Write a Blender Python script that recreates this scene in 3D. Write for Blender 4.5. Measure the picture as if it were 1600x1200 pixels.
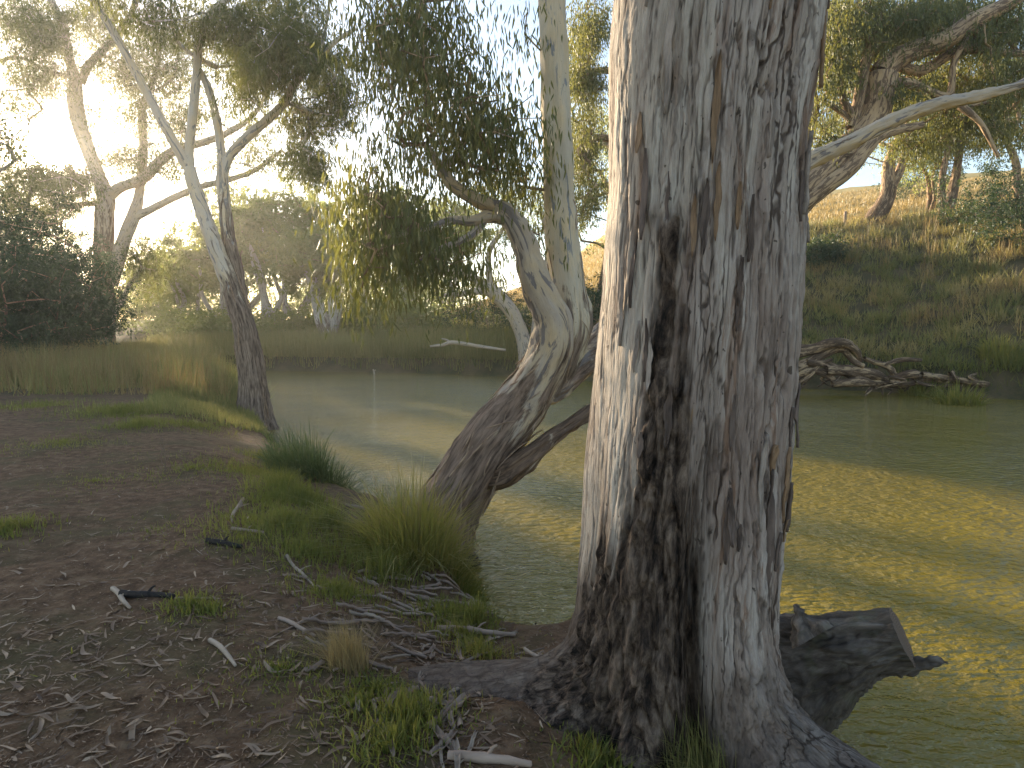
import bpy, math, random
import numpy as np
from mathutils import Vector
for o in list(bpy.data.objects): bpy.data.objects.remove(o)
S = bpy.context.scene
COL = S.collection
# ------------------------------------------------------------------ camera
F = 953.0; HC = 2.5; PITCH = math.radians(4.8)
cam = bpy.data.objects.new('camera', bpy.data.cameras.new('camera')); COL.objects.link(cam)
cam.location = (0, 0, HC); cam.rotation_euler = (math.pi/2 - PITCH, 0, 0)
cam.data.sensor_width = 36; cam.data.lens = 36*F/1600; cam.data.clip_end = 3000; cam.data.clip_start = .05
S.camera = cam
# ------------------------------------------------------------------ light
SUN_EL, SUN_AZ = math.radians(13.3), math.radians(-36.8)
SUND = np.array([math.sin(SUN_AZ)*math.cos(SUN_EL), math.cos(SUN_AZ)*math.cos(SUN_EL), math.sin(SUN_EL)])
W = bpy.data.worlds.new('World'); S.world = W; W.use_nodes = True
nt = W.node_tree; nt.nodes.clear()
sky = nt.nodes.new('ShaderNodeTexSky'); sky.sky_type = 'NISHITA'; sky.sun_disc = False
sky.sun_elevation = SUN_EL; sky.sun_rotation = SUN_AZ; sky.air_density = 0.9; sky.dust_density = 0.4; sky.ozone_density = 0.3
bg = nt.nodes.new('ShaderNodeBackground'); bg.inputs[1].default_value = 0.105
bg2 = nt.nodes.new('ShaderNodeBackground'); bg2.inputs[0].default_value = (1, .80, .55, 1)
tc = nt.nodes.new('ShaderNodeTexCoord'); dt = nt.nodes.new('ShaderNodeVectorMath'); dt.operation = 'DOT_PRODUCT'
dt.inputs[1].default_value = tuple(SUND)
nt.links.new(tc.outputs['Generated'], dt.inputs[0])
def wmath(op, a, b):
    n = nt.nodes.new('ShaderNodeMath'); n.operation = op
    for i, v in enumerate((a, b)):
        if isinstance(v, (int, float)): n.inputs[i].default_value = v
        else: nt.links.new(v, n.inputs[i])
    return n.outputs[0]
d0 = wmath('MAXIMUM', dt.outputs['Value'], 0.0)
aur = wmath('ADD', wmath('MULTIPLY', wmath('POWER', d0, 4000), 160.0), wmath('MULTIPLY', wmath('POWER', d0, 120), .35))
nt.links.new(aur, bg2.inputs[1])
ad = nt.nodes.new('ShaderNodeAddShader'); wo = nt.nodes.new('ShaderNodeOutputWorld')
nt.links.new(sky.outputs[0], bg.inputs[0]); nt.links.new(bg.outputs[0], ad.inputs[0]); nt.links.new(bg2.outputs[0], ad.inputs[1])
nt.links.new(ad.outputs[0], wo.inputs[0])
sun = bpy.data.objects.new('sun', bpy.data.lights.new('sun', 'SUN')); COL.objects.link(sun)
sun.data.energy = 5.0; sun.data.angle = math.radians(.9); sun.data.color = (1, .82, .58)
sun.rotation_euler = Vector(SUND).to_track_quat('Z', 'Y').to_euler()
S.view_settings.view_transform = 'Standard'; S.view_settings.look = 'None'
S.view_settings.exposure = 1.8; S.view_settings.gamma = 1.0; S.view_settings.use_curve_mapping = False
S.render.engine = 'CYCLES'
cy = S.cycles; cy.use_denoising = True; cy.max_bounces = 6; cy.diffuse_bounces = 3; cy.glossy_bounces = 3
cy.transmission_bounces = 4; cy.volume_bounces = 0; cy.transparent_max_bounces = 4; cy.sample_clamp_indirect = 6
cy.caustics_reflective = False; cy.caustics_refractive = False
# ------------------------------------------------------------------ maths helpers
cp, sp = math.cos(PITCH), math.sin(PITCH)
def P(px, py, D):
    """the world point seen at photograph pixel (px,py) at distance D ahead"""
    cx, cyy = (np.asarray(px, float)-800)/F, (600-np.asarray(py, float))/F
    dy = cp + cyy*sp; dz = -sp + cyy*cp
    return np.stack([cx/dy*D, D+0*cx, HC + dz/dy*D], -1)
def Wz(px, py, z=0.0):
    cx, cyy = (px-800)/F, (600-py)/F
    dy = cp + cyy*sp; dz = -sp + cyy*cp
    t = (z-HC)/dz
    return (cx*t, dy*t)
def proj(v):
    y = v[..., 1]*cp - (v[..., 2]-HC)*sp; u = v[..., 1]*sp + (v[..., 2]-HC)*cp
    y = np.maximum(y, .05)
    return 800 + F*v[..., 0]/y, 600 - F*u/y
_r = np.random.RandomState(3)
_perm = np.tile(_r.permutation(256), 3)
_g = _r.normal(size=(256, 3)); _g /= np.linalg.norm(_g, axis=1)[:, None]
def noise(x, y, z=0.0):
    x, y, z = np.broadcast_arrays(np.asarray(x, float), np.asarray(y, float), np.asarray(z, float))
    xi, yi, zi = np.floor(x).astype(int), np.floor(y).astype(int), np.floor(z).astype(int)
    xf, yf, zf = x-xi, y-yi, z-zi
    u, v, w = [t*t*t*(t*(t*6-15)+10) for t in (xf, yf, zf)]
    xi &= 255; yi &= 255; zi &= 255
    def gd(a, b, c):
        g = _g[_perm[_perm[_perm[(xi+a) & 255]+((yi+b) & 255)]+((zi+c) & 255)]]
        return g[..., 0]*(xf-a)+g[..., 1]*(yf-b)+g[..., 2]*(zf-c)
    l = lambda a, b, t: a+(b-a)*t
    return l(l(l(gd(0,0,0), gd(1,0,0), u), l(gd(0,1,0), gd(1,1,0), u), v), l(l(gd(0,0,1), gd(1,0,1), u), l(gd(0,1,1), gd(1,1,1), u), v), w)*1.5
def fbm(x, y, z=0.0, o=4):
    s, a = 0, 1.0
    for i in range(o):
        s = s + a*noise(x*2**i+i*7.3, y*2**i, z*2**i+i*3.1); a *= .5
    return s
def ss(a, b, x):
    t = np.clip((x-a)/(b-a), 0, 1); return t*t*(3-2*t)
# ------------------------------------------------------------------ object helpers
def tag(o, label=None, cat=None, group=None, kind=None):
    if label: o['label'] = label
    if cat: o['category'] = cat
    if group: o['group'] = group
    if kind: o['kind'] = kind
    return o
def thing(name, label, cat, loc=(0, 0, 0), group=None):
    o = bpy.data.objects.new(name, None); COL.objects.link(o); o.location = tuple(float(c) for c in loc)
    o.empty_display_size = .2
    return tag(o, label, cat, group)
def mesh(name, V, Fc, mat, parent=None, attrs=None, smooth=True):
    """V (n,3); Fc (m,k) of one polygon size, or a list of such arrays"""
    V = np.asarray(V, np.float32)
    if parent is not None: V = V - np.array(parent.location, np.float32)
    Fl = Fc if isinstance(Fc, list) else [Fc]
    Fl = [np.asarray(f, np.int32) for f in Fl if len(f)]
    me = bpy.data.meshes.new(name)
    me.vertices.add(len(V)); me.vertices.foreach_set('co', V.ravel())
    nl = sum(f.size for f in Fl); npoly = sum(len(f) for f in Fl)
    me.loops.add(nl); me.loops.foreach_set('vertex_index', np.concatenate([f.ravel() for f in Fl]))
    me.polygons.add(npoly)
    tot = np.concatenate([np.full(len(f), f.shape[1], np.int32) for f in Fl])
    st = np.concatenate([[0], np.cumsum(tot)[:-1]]).astype(np.int32)
    me.polygons.foreach_set('loop_start', st)
    me.update(calc_edges=True)
    if smooth: me.polygons.foreach_set('use_smooth', np.ones(npoly, bool))
    for k, a in (attrs or {}).items():
        a = np.asarray(a, np.float32)
        at = me.attributes.new(k, 'FLOAT_VECTOR' if a.ndim == 2 else 'FLOAT', 'POINT')
        at.data.foreach_set('vector' if a.ndim == 2 else 'value', a.ravel())
    me.materials.append(mat)
    o = bpy.data.objects.new(name, me); COL.objects.link(o)
    if parent is not None: o.parent = parent
    return o
# ------------------------------------------------------------------ material helper
class NT:
    def __init__(s, name):
        s.m = bpy.data.materials.new(name); s.m.use_nodes = True; s.t = s.m.node_tree; s.t.nodes.clear()
        s.out = s.t.nodes.new('ShaderNodeOutputMaterial')
    def n(s, ty, **k):
        n = s.t.nodes.new('ShaderNode'+ty)
        for a, b in k.items():
            if a.startswith('i_'):
                key = a[2:]; key = int(key) if key.isdigit() else key
                s.put(n.inputs[key], b)
            else: setattr(n, a, b)
        return n
    def put(s, inp, v):
        if isinstance(v, bpy.types.NodeSocket): s.t.links.new(v, inp)
        elif isinstance(v, tuple) and len(v) == 3 and inp.type == 'RGBA': inp.default_value = (*v, 1)
        else: inp.default_value = v
    def attr(s, name, vec=False):
        n = s.n('Attribute', attribute_name=name); return n.outputs['Vector' if vec else 'Fac']
    def noise(s, vec, scale, detail=4, rough=.6, dist=0, sc=(1, 1, 1)):
        if sc != (1, 1, 1):
            mp = s.n('Mapping'); s.put(mp.inputs['Vector'], vec); mp.inputs['Scale'].default_value = sc; vec = mp.outputs[0]
        n = s.n('TexNoise'); s.put(n.inputs['Vector'], vec); n.inputs['Scale'].default_value = scale
        n.inputs['Detail'].default_value = detail; n.inputs['Roughness'].default_value = rough; n.inputs['Distortion'].default_value = dist
        return n.outputs[0]
    def ramp(s, f, *stops):
        r = s.n('ValToRGB'); s.put(r.inputs[0], f); cr = r.color_ramp
        while len(cr.elements) < len(stops): cr.elements.new(.5)
        for e, (p, c) in zip(cr.elements, stops):
            e.position = p; e.color = (*c, 1) if isinstance(c, tuple) else (c, c, c, 1)
        return r.outputs[0]
    def mix(s, f, a, b, mode='MIX'):
        n = s.n('Mix', data_type='RGBA', blend_type=mode); s.put(n.inputs[0], f); s.put(n.inputs[6], a); s.put(n.inputs[7], b)
        return n.outputs[2]
    def math(s, op, a, b=0.0, clamp=False):
        n = s.n('Math', operation=op, use_clamp=clamp); s.put(n.inputs[0], a); s.put(n.inputs[1], b); return n.outputs[0]
    def bump(s, h, strength=.5, dist=.02, normal=None):
        b = s.n('Bump'); s.put(b.inputs['Height'], h); b.inputs['Strength'].default_value = strength
        b.inputs['Distance'].default_value = dist
        if normal is not None: s.put(b.inputs['Normal'], normal)
        return b.outputs[0]
    def bsdf(s, col, rough=.8, normal=None, spec=.3, ior=None):
        b = s.n('BsdfPrincipled'); s.put(b.inputs['Base Color'], col); s.put(b.inputs['Roughness'], rough)
        b.inputs['Specular IOR Level'].default_value = spec
        if ior: b.inputs['IOR'].default_value = ior
        if normal is not None: s.put(b.inputs['Normal'], normal)
        return b.outputs[0]
    def done(s, sh):
        s.t.links.new(sh, s.out.inputs[0]); return s.m

def bark_mat(name, pale, cream, grey, old1, old2, patch=.5, scale=1.0):
    """smooth gum bark (bk = coordinates along the limb, old = rough fibrous stocking)"""
    m = NT(name); bk = m.attr('bk', True); old = m.attr('old')
    n1 = m.noise(bk, 5*scale, 5, .6, .6, (1, 1, .28))
    n2 = m.noise(bk, 9*scale, 4, .6, 1.0, (1, 1, .2))
    n3 = m.noise(bk, 70*scale, 3, .7, 0, (1, 1, .12))
    base = m.mix(m.ramp(n1, (.35, 0.0), (.65, 1.0)), pale, cream)
    base = m.mix(m.ramp(n2, (patch, 0.0), (patch+.03, 1.0)), base, grey)
    base = m.mix(m.ramp(m.noise(bk, 45*scale, 2, .5), (.70, 0.0), (.74, .6)), base, (.12, .08, .05))
    rough = m.mix(m.ramp(m.noise(bk, 26*scale, 5, .65, .4, (1, 1, .12)), (.35, 0.0), (.62, 1.0)), old1, old2)
    f = m.math('ADD', old, m.math('MULTIPLY', m.math('SUBTRACT', m.noise(bk, 6*scale, 5, .65, .8, (1, 1, .2)), .5), 1.6))
    f = m.ramp(f, (.42, 0.0), (.56, 1.0))
    col = m.mix(f, base, rough)
    col = m.mix(m.math('MULTIPLY', m.ramp(n3, (.3, 0.0), (.7, 1.0)), .28), col, m.mix(1.0, col, (.45, .42, .4), 'MULTIPLY'))
    h = m.math('ADD', m.math('MULTIPLY', m.noise(bk, 22*scale, 6, .7, .3, (1, 1, .12)), f), m.math('MULTIPLY', n3, .15))
    h = m.math('SUBTRACT', h, m.math('MULTIPLY', m.ramp(n2, (patch, 0.0), (patch+.03, 1.0)), .15))
    return m.done(m.bsdf(col, .85, m.bump(h, .8, .03/scale), .15))
def leaf_mat(name, dark, mid, lit, trans, tf=.42):
    m = NT(name); t = m.attr('tint')
    c = m.ramp(t, (0, dark), (.5, mid), (1, lit))
    b = m.bsdf(c, .5, None, .35)
    tr = m.n('BsdfTranslucent'); m.put(tr.inputs[0], m.mix(t, trans, m.mix(1.0, trans, (1.15, 1.0, .8), 'MULTIPLY')))
    mx = m.n('MixShader'); mx.inputs[0].default_value = tf
    m.t.links.new(b, mx.inputs[1]); m.t.links.new(tr.outputs[0], mx.inputs[2])
    return m.done(mx.outputs[0])
M = {}
M['gum'] = bark_mat('smooth gum bark', (.58, .54, .49), (.70, .57, .38), (.30, .29, .29), (.075, .052, .04), (.34, .26, .20), .56)
M['gum_pink'] = bark_mat('pinkish gum bark', (.52, .44, .38), (.60, .48, .34), (.24, .21, .19), (.06, .04, .03), (.24, .16, .11), .58)
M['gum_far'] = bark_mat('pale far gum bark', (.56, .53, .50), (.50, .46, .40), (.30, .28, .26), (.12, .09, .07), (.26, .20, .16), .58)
M['gum_tan'] = bark_mat('mottled tan gum bark', (.44, .38, .33), (.58, .45, .29), (.23, .20, .185), (.07, .048, .036), (.31, .22, .165), .55)
M['gum_cream'] = bark_mat('cream gum bark', (.56, .50, .40), (.70, .56, .36), (.30, .30, .30), (.09, .065, .05), (.33, .25, .19), .60)
M['gum_grey'] = bark_mat('blue grey smooth gum bark', (.36, .34, .32), (.44, .40, .35), (.27, .26, .26), (.10, .08, .07), (.30, .25, .21), .6)
M['gum_brown'] = bark_mat('brown gum bark', (.40, .28, .185), (.56, .40, .24), (.19, .13, .09), (.05, .035, .025), (.18, .12, .08), .50)
_q = NT('bark ribbon'); _b = _q.attr('bk', True); M['ribbon'] = _q.done(_q.bsdf(_q.ramp(_q.noise(_b, 30, 4, .7, .3, (1, 1, .2)), (.35, (.16, .10, .065)), (.6, (.40, .29, .20))), .9))
M['twig'] = (lambda m: m.done(m.bsdf((.17, .12, .085), .8)))(NT('brown twigs'))
M['leaf'] = leaf_mat('near gum leaves', (.05, .07, .035), (.095, .115, .045), (.18, .18, .06), (.25, .26, .06), .38)
M['leaf_mid'] = leaf_mat('gum leaves', (.045, .065, .03), (.085, .115, .045), (.15, .17, .06), (.26, .28, .07), .42)
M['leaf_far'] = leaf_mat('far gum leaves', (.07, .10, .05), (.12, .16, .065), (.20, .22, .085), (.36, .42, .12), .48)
M['leaf_bush'] = leaf_mat('dark wattle leaves', (.018, .04, .024), (.035, .07, .035), (.06, .10, .04), (.09, .14, .04), .3)
M['grass'] = leaf_mat('green grass blades', (.06, .10, .022), (.12, .155, .035), (.30, .26, .09), (.34, .33, .06), .40)
M['reed'] = leaf_mat('bank grass blades', (.08, .115, .035), (.21, .21, .08), (.44, .34, .17), (.38, .36, .12), .42)
M['straw'] = leaf_mat('dry grass blades', (.18, .11, .05), (.32, .23, .10), (.50, .40, .19), (.36, .28, .11), .35)
M['rush'] = leaf_mat('rush blades', (.035, .065, .03), (.06, .10, .045), (.13, .15, .06), (.12, .17, .05), .35)
M['litter'] = leaf_mat('leaf litter', (.07, .038, .022), (.20, .125, .075), (.38, .28, .19), (.12, .09, .06), .1)
# ------------------------------------------------------------------ terrain
near_px = [(1310, 1230), (1262, 1100), (1160, 1010), (1000, 975), (880, 985), (835, 1003), (785, 960), (752, 915), (715, 862), (640, 815), (585, 800), (532, 782), (480, 742), (440, 708), (418, 675), (400, 640), (372, 622), (345, 600), (318, 586), (290, 577)]
NB = [(30, -70), (9, -22), (4.2, -5), (2.6, 1.2)] + [Wz(p[0], p[1], .17 if 850 <= p[1] <= 1110 else (.08 if 760 < p[1] < 850 else 0)) for p in near_px] + [(-31, 47), (-48, 53), (-80, 60), (-140, 62)]
far_px = [(1700, 632), (1600, 624), (1500, 619), (1400, 613), (1300, 608), (1200, 604), (1050, 600), (900, 594), (800, 588), (700, 584), (600, 582), (500, 580), (420, 578), (350, 575), (290, 571), (262, 570)]
FB = [(75, -70), (60, -22), (45, 4), (32, 17)] + [Wz(*p) for p in far_px] + [(-34, 54), (-50, 61), (-80, 68), (-140, 70)]
NB = np.array(NB); FB = np.array(FB)
RIV = np.concatenate([NB, FB[::-1]])
def pdist(x, y, L):
    d = np.full(x.shape, 1e9)
    for (ax, ay), (bx, by) in zip(L[:-1], L[1:]):
        ex, ey = bx-ax, by-ay; t = np.clip(((x-ax)*ex+(y-ay)*ey)/(ex*ex+ey*ey), 0, 1)
        d = np.minimum(d, np.hypot(x-ax-t*ex, y-ay-t*ey))
    return d
def inside(x, y):
    c = np.zeros(x.shape, bool)
    n = len(RIV)
    for i in range(n):
        ax, ay = RIV[i]; bx, by = RIV[(i+1) % n]
        if ay == by: continue
        c ^= ((ay > y) != (by > y)) & (x < (bx-ax)*(y-ay)/(by-ay)+ax)
    return c
def hcoarse(x, y):
    x = np.asarray(x, float); y = np.asarray(y, float)
    wob = .25*noise(x*.8, y*.8, 3.3)
    dn, df = pdist(x, y, NB), pdist(x, y, FB)
    ins = inside(x, y)
    near = dn < df
    d = np.where(near, dn, df)
    w1 = np.clip(d+wob*np.minimum(1, d), 0, None)
    # near bank
    hn = .50*ss(0, .45, w1)+.40*ss(.3, 2.2, w1)+.012*np.maximum(dn-2, 0)
    hn = hn + .03*fbm(x*.7, y*.7, 1.0, 3)*ss(.5, 2, dn)
    # far bank and hill
    sl = .13+.25*ss(2, 22, x)+.08*ss(-14, 4, x)
    rg = .04+.20*ss(-25, 40, x)
    cap = 20.0
    crest = 60+.3*x
    hf = .85*ss(0, .35, w1)+sl*np.minimum(w1, cap)+rg*np.clip(df-cap, 0, crest)-.12*np.clip(df-cap-crest, 0, 200)
    hf = hf+(.35*fbm(x*.12, y*.12, 5.0, 3)+.12*fbm(x*.5, y*.5, 8., 2))*ss(1, 8, df)
    h = np.where(near, hn, hf)
    return np.where(ins, -1.2*ss(0, 2.5, d)-.02, h), dn, df, ins, near
def H(x, y):
    h, dn, df, ins, near = hcoarse(x, y)
    fine = .022*fbm(x*2.2, y*2.2, 0, 3)+.008*fbm(x*12, y*12, 2, 3)
    return h + np.where(ins, 0, fine*ss(.0, .5, np.minimum(dn, df)))
def axis(lo, f0, f1, hi, step, g):
    a = list(np.arange(f0, f1, step))
    s, v = step, f1
    while v < hi: a.append(v); s *= g; v += s
    a.append(hi); b = []; s, v = step, f0-step
    while v > lo: b.append(v); s *= g; v -= s
    b.append(lo); return np.array(b[::-1]+a)
def grid(X, Y):
    gx, gy = np.meshgrid(X, Y); nx, ny = len(X), len(Y)
    i = np.arange(nx*ny).reshape(ny, nx)
    q = np.stack([i[:-1, :-1], i[:-1, 1:], i[1:, 1:], i[1:, :-1]], -1).reshape(-1, 4)
    return gx.ravel(), gy.ravel(), q
gx, gy, q = grid(axis(-420, -2.2, 1.4, 420, .045, 1.04), axis(-120, 1.6, 5.0, 520, .045, 1.03))
hz = H(gx, gy); _, dn_, df_, in_, nr_ = hcoarse(gx, gy)
gold = np.where(nr_, 0, ss(17, 24, df_+2*noise(gx*.2, gy*.2)))*ss(-20, 5, gx)
gold = np.maximum(gold, np.where(nr_, ss(40, 44, gy)*ss(6, 1, dn_), 0))  # gold also colours the river-bend point, painting in its sunlit look
slope = np.where(nr_, ss(14, 19, gy+1.5*noise(gx*.4, gy*.4)), 1)
gm = NT('bank soil'); geo = gm.n('NewGeometry').outputs['Position']
A = gm.noise(geo, 1.1, 5, .6); B_ = gm.noise(geo, 9, 6, .7); Cn = gm.noise(geo, 60, 5, .75)
soil = gm.ramp(B_, (.32, (.052, .029, .016)), (.52, (.135, .079, .045)), (.70, (.235, .155, .095)))
soil = gm.mix(gm.math('MULTIPLY', gm.ramp(Cn, (.45, 0.0), (.7, 1.0)), .45), soil, (.22, .155, .10))
moss = gm.ramp(gm.noise(geo, .9, 6, .75), (.48, 0.0), (.62, .7))
soil = gm.mix(moss, soil, (.085, .075, .035))
gr = gm.ramp(gm.noise(geo, .5, 6, .75), (.32, (.035, .042, .02)), (.48, (.075, .068, .035)), (.64, (.14, .10, .055)))
gd = gm.ramp(gm.noise(geo, .35, 6, .75), (.3, (.34, .25, .09)), (.7, (.52, .41, .17)))
c = gm.mix(gm.attr('slope'), soil, gr); c = gm.mix(gm.attr('gold'), c, gd)
hh = gm.math('ADD', gm.math('MULTIPLY', B_, .7), gm.math('MULTIPLY', Cn, .45))
M['soil'] = gm.done(gm.bsdf(c, .95, gm.bump(hh, .9, .02), .1))
tag(mesh('ground', np.stack([gx, gy, hz], -1), q, M['soil'], attrs={'gold': gold, 'slope': slope}), 'dark soil river banks rising to a golden grass hill', kind='structure')
# ------------------------------------------------------------------ water
wm = NT('muddy river water'); pos = wm.n('NewGeometry').outputs['Position']
n1 = wm.noise(pos, 9, 3, .5, .3, (.7, 1.3, 1)); n2 = wm.noise(pos, 26, 3, .55, .3, (.7, 1.3, 1)); n3 = wm.noise(pos, 1.6, 2, .5)
ht = wm.math('ADD', wm.math('MULTIPLY', n1, 1.1), wm.math('ADD', wm.math('MULTIPLY', n2, .22), wm.math('MULTIPLY', n3, 1.2)))
calm = wm.ramp(wm.noise(pos, .22, 2, .5), (.35, .5), (.6, 1.0))
bp = wm.n('Bump'); wm.put(bp.inputs['Height'], wm.math('MULTIPLY', ht, calm)); bp.inputs['Strength'].default_value = 1.0; bp.inputs['Distance'].default_value = .07
wc = wm.mix(wm.noise(pos, .4, 3, .5), (.18, .135, .016), (.225, .17, .022))
wb = wm.bsdf(wc, .03, bp.outputs[0], .8, 1.40)

M['water'] = wm.done(wb)
wx, wy, wq = grid(np.linspace(-200, 200, 60), np.linspace(-100, 160, 60))
tag(mesh('river_water', np.stack([wx, wy, wx*0], -1), wq, M['water']), 'murky yellow green river', kind='structure')
# ------------------------------------------------------------------ wood
def smooth_path(pts, rad, step):
    pts = np.asarray(pts, float); rad = np.asarray(rad, float)
    if len(pts) < 2: return pts, rad
    p = np.vstack([2*pts[0]-pts[1], pts, 2*pts[-1]-pts[-2]]); r = np.concatenate([[rad[0]], rad, [rad[-1]]])
    P_, R_ = [], []
    for i in range(1, len(p)-2):
        n = max(2, int(np.linalg.norm(p[i+1]-p[i])/step)); t = np.linspace(0, 1, n, endpoint=False)[:, None]
        P_.append(.5*((2*p[i])+(-p[i-1]+p[i+1])*t+(2*p[i-1]-5*p[i]+4*p[i+1]-p[i+2])*t**2+(-p[i-1]+3*p[i]-3*p[i+1]+p[i+2])*t**3))
        R_.append(r[i]+(r[i+1]-r[i])*(t[:, 0]**2*(3-2*t[:, 0])))
    P_.append(p[-2:-1]); R_.append(r[-2:-1])
    return np.concatenate(P_), np.concatenate(R_)
class Wood:
    def __init__(s): s.V, s.Q, s.T, s.bk, s.old, s.n = [], [], [], [], [], 0
    def tube(s, pts, rad, seg=10, step=.15, old=0.0, lump=.06, rough=0.0, cap=True, seed=0.0, flare=None, rf=14.0):
        p, r = smooth_path(pts, rad, step)
        n = len(p); d = np.gradient(p, axis=0); d /= np.maximum(np.linalg.norm(d, axis=1), 1e-9)[:, None]
        u = np.cross(d[0], [0.3, .9, .1]); u /= np.linalg.norm(u); U = [u]
        for i in range(1, n):
            u = u-d[i]*np.dot(u, d[i]); u = u/np.linalg.norm(u); U.append(u)
        U = np.array(U); Vv = np.cross(d, U)
        th = np.linspace(0, 2*math.pi, seg, endpoint=False); c, sn = np.cos(th), np.sin(th)
        ln = np.concatenate([[0], np.cumsum(np.linalg.norm(np.diff(p, axis=0), axis=1))])
        bkx = c[None]*r[:, None]; bky = sn[None]*r[:, None]; bkz = np.repeat(ln[:, None], seg, 1)
        off = seed*3.7
        rr = r[:, None]*(1+lump*2*noise(c[None]*1.2+off, sn[None]*1.2, bkz/np.maximum(r[:, None]*3.0, .05))) if lump else np.repeat(r[:, None], seg, 1)
        oldv = np.interp(ln/ln[-1], np.linspace(0, 1, len(old)), old) if hasattr(old, '__len__') else np.full(n, float(old))
        if rough:
            rg = fbm(bkx*rf+off, bky*rf, bkz*rf*.16, 4)
            rr = rr + rough*(rg-.9*np.abs(noise(bkx*rf*1.5+off, bky*rf*1.5, bkz*rf*.2)))*np.clip(oldv, .15, 1)[:, None]
        if flare is not None: rr = rr*flare(th[None], ln[:, None], p)
        V = p[:, None]+U[:, None]*(c[None, :, None]*rr[..., None])+Vv[:, None]*(sn[None, :, None]*rr[..., None])
        s.V.append(V.reshape(-1, 3)); s.bk.append(np.stack([bkx+off, bky, bkz], -1).reshape(-1, 3)); s.old.append(np.repeat(oldv, seg))
        i = np.arange(n*seg).reshape(n, seg)+s.n; j = np.roll(i, -1, 1)
        s.Q.append(np.stack([i[:-1], j[:-1], j[1:], i[1:]], -1).reshape(-1, 4)); s.n += n*seg
        if cap:
            s.V.append(p[-1:]+d[-1]*r[-1]*.4); s.bk.append(np.array([[off, 0, ln[-1]]])); s.old.append(oldv[-1:])
            s.T.append(np.stack([i[-1], j[-1], np.full(seg, s.n)], -1)); s.n += 1
    def build(s, name, mat, parent=None):
        if not s.n: return None
        return mesh(name, np.concatenate(s.V), [np.concatenate(s.Q)]+([np.concatenate(s.T)] if s.T else []), mat, parent,
                    {'bk': np.concatenate(s.bk), 'old': np.concatenate(s.old)})
def leaf_arrays(pos, d, L, wd, rng, fine=False, flat=None):
    n = len(pos)
    a = rng.normal(size=(n, 3)); sd = np.cross(d, a); sd /= np.maximum(np.linalg.norm(sd, axis=1), 1e-6)[:, None]
    if flat is not None: sd = np.cross(d, flat); sd /= np.maximum(np.linalg.norm(sd, axis=1), 1e-6)[:, None]
    nn = np.cross(d, sd); L = L[:, None]; wd = wd[:, None]
    if not fine:
        V = np.stack([pos, pos+d*L*.42+sd*wd*.5, pos+d*L, pos+d*L*.42-sd*wd*.5], 1)
        V[:, 2] += sd*wd*.25
        k = np.arange(n)[:, None]*4
        T = np.concatenate([k+[0, 1, 3], k+[1, 2, 3]])
        return V.reshape(-1, 3), T, 4
    cv = rng.uniform(-.16, .16, (n, 1)); cn = rng.uniform(-.08, .08, (n, 1))
    mid = lambda t: pos+d*L*t+(sd*cv+nn*cn)*L*(4*t*(1-t)*0+t*t*1.6)
    V = np.stack([pos, mid(.3)+sd*wd*.5, mid(.3)-sd*wd*.5, mid(.65)+sd*wd*.38, mid(.65)-sd*wd*.38, mid(1.0)], 1)
    k = np.arange(n)[:, None]*6
    T = np.concatenate([k+[0, 1, 2], k+[1, 3, 4], k+[1, 4, 2], k+[3, 5, 4]])
    return V.reshape(-1, 3), T, 6
class Leaves:
    def __init__(s): s.V, s.T, s.t, s.n = [], [], [], 0
    def add(s, V, T, tint_v):
        s.V.append(V); s.T.append(T+s.n); s.t.append(tint_v); s.n += len(V)
    def clumps(s, C, per, spread, L, wd, droop, rng, fine=False, strands=5, slen=.4, tint=.45):
        """C cluster centres; each carries strands of leaves"""
        K = len(C); n = K*per
        sc = np.repeat(np.arange(K), strands)
        s0 = C[sc]+rng.normal(size=(len(sc), 3))*spread*np.array([1, 1, .75])*.55
        sdv = rng.normal(size=(len(sc), 3))*.8+[0, 0, -droop]; sdv /= np.linalg.norm(sdv, axis=1)[:, None]
        m = max(1, per//strands)
        ii = np.repeat(np.arange(len(sc)), m); t = rng.uniform(0, 1, len(ii))
        pos = s0[ii]+sdv[ii]*(t*slen*rng.uniform(.6, 1.2, len(sc))[ii])[:, None]+rng.normal(size=(len(ii), 3))*spread*.10
        d = rng.normal(size=(len(ii), 3))*.45+sdv[ii]*.5+[0, 0, -droop]; d /= np.linalg.norm(d, axis=1)[:, None]
        V, T, k = leaf_arrays(pos, d, L*rng.uniform(.6, 1.25, len(ii)), wd*rng.uniform(.7, 1.2, len(ii)), rng, fine)
        tc = np.clip(tint+rng.normal(size=K)*.16, 0, 1)[sc][ii]+rng.normal(size=len(ii))*.14
        s.add(V, T, np.repeat(np.clip(tc, 0, 1), k))
    def build(s, name, mat, parent=None, kind=None):
        o = mesh(name, np.concatenate(s.V), np.concatenate(s.T), mat, parent, {'tint': np.concatenate(s.t)}, smooth=False)
        if kind: o['kind'] = kind
        return o
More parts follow.
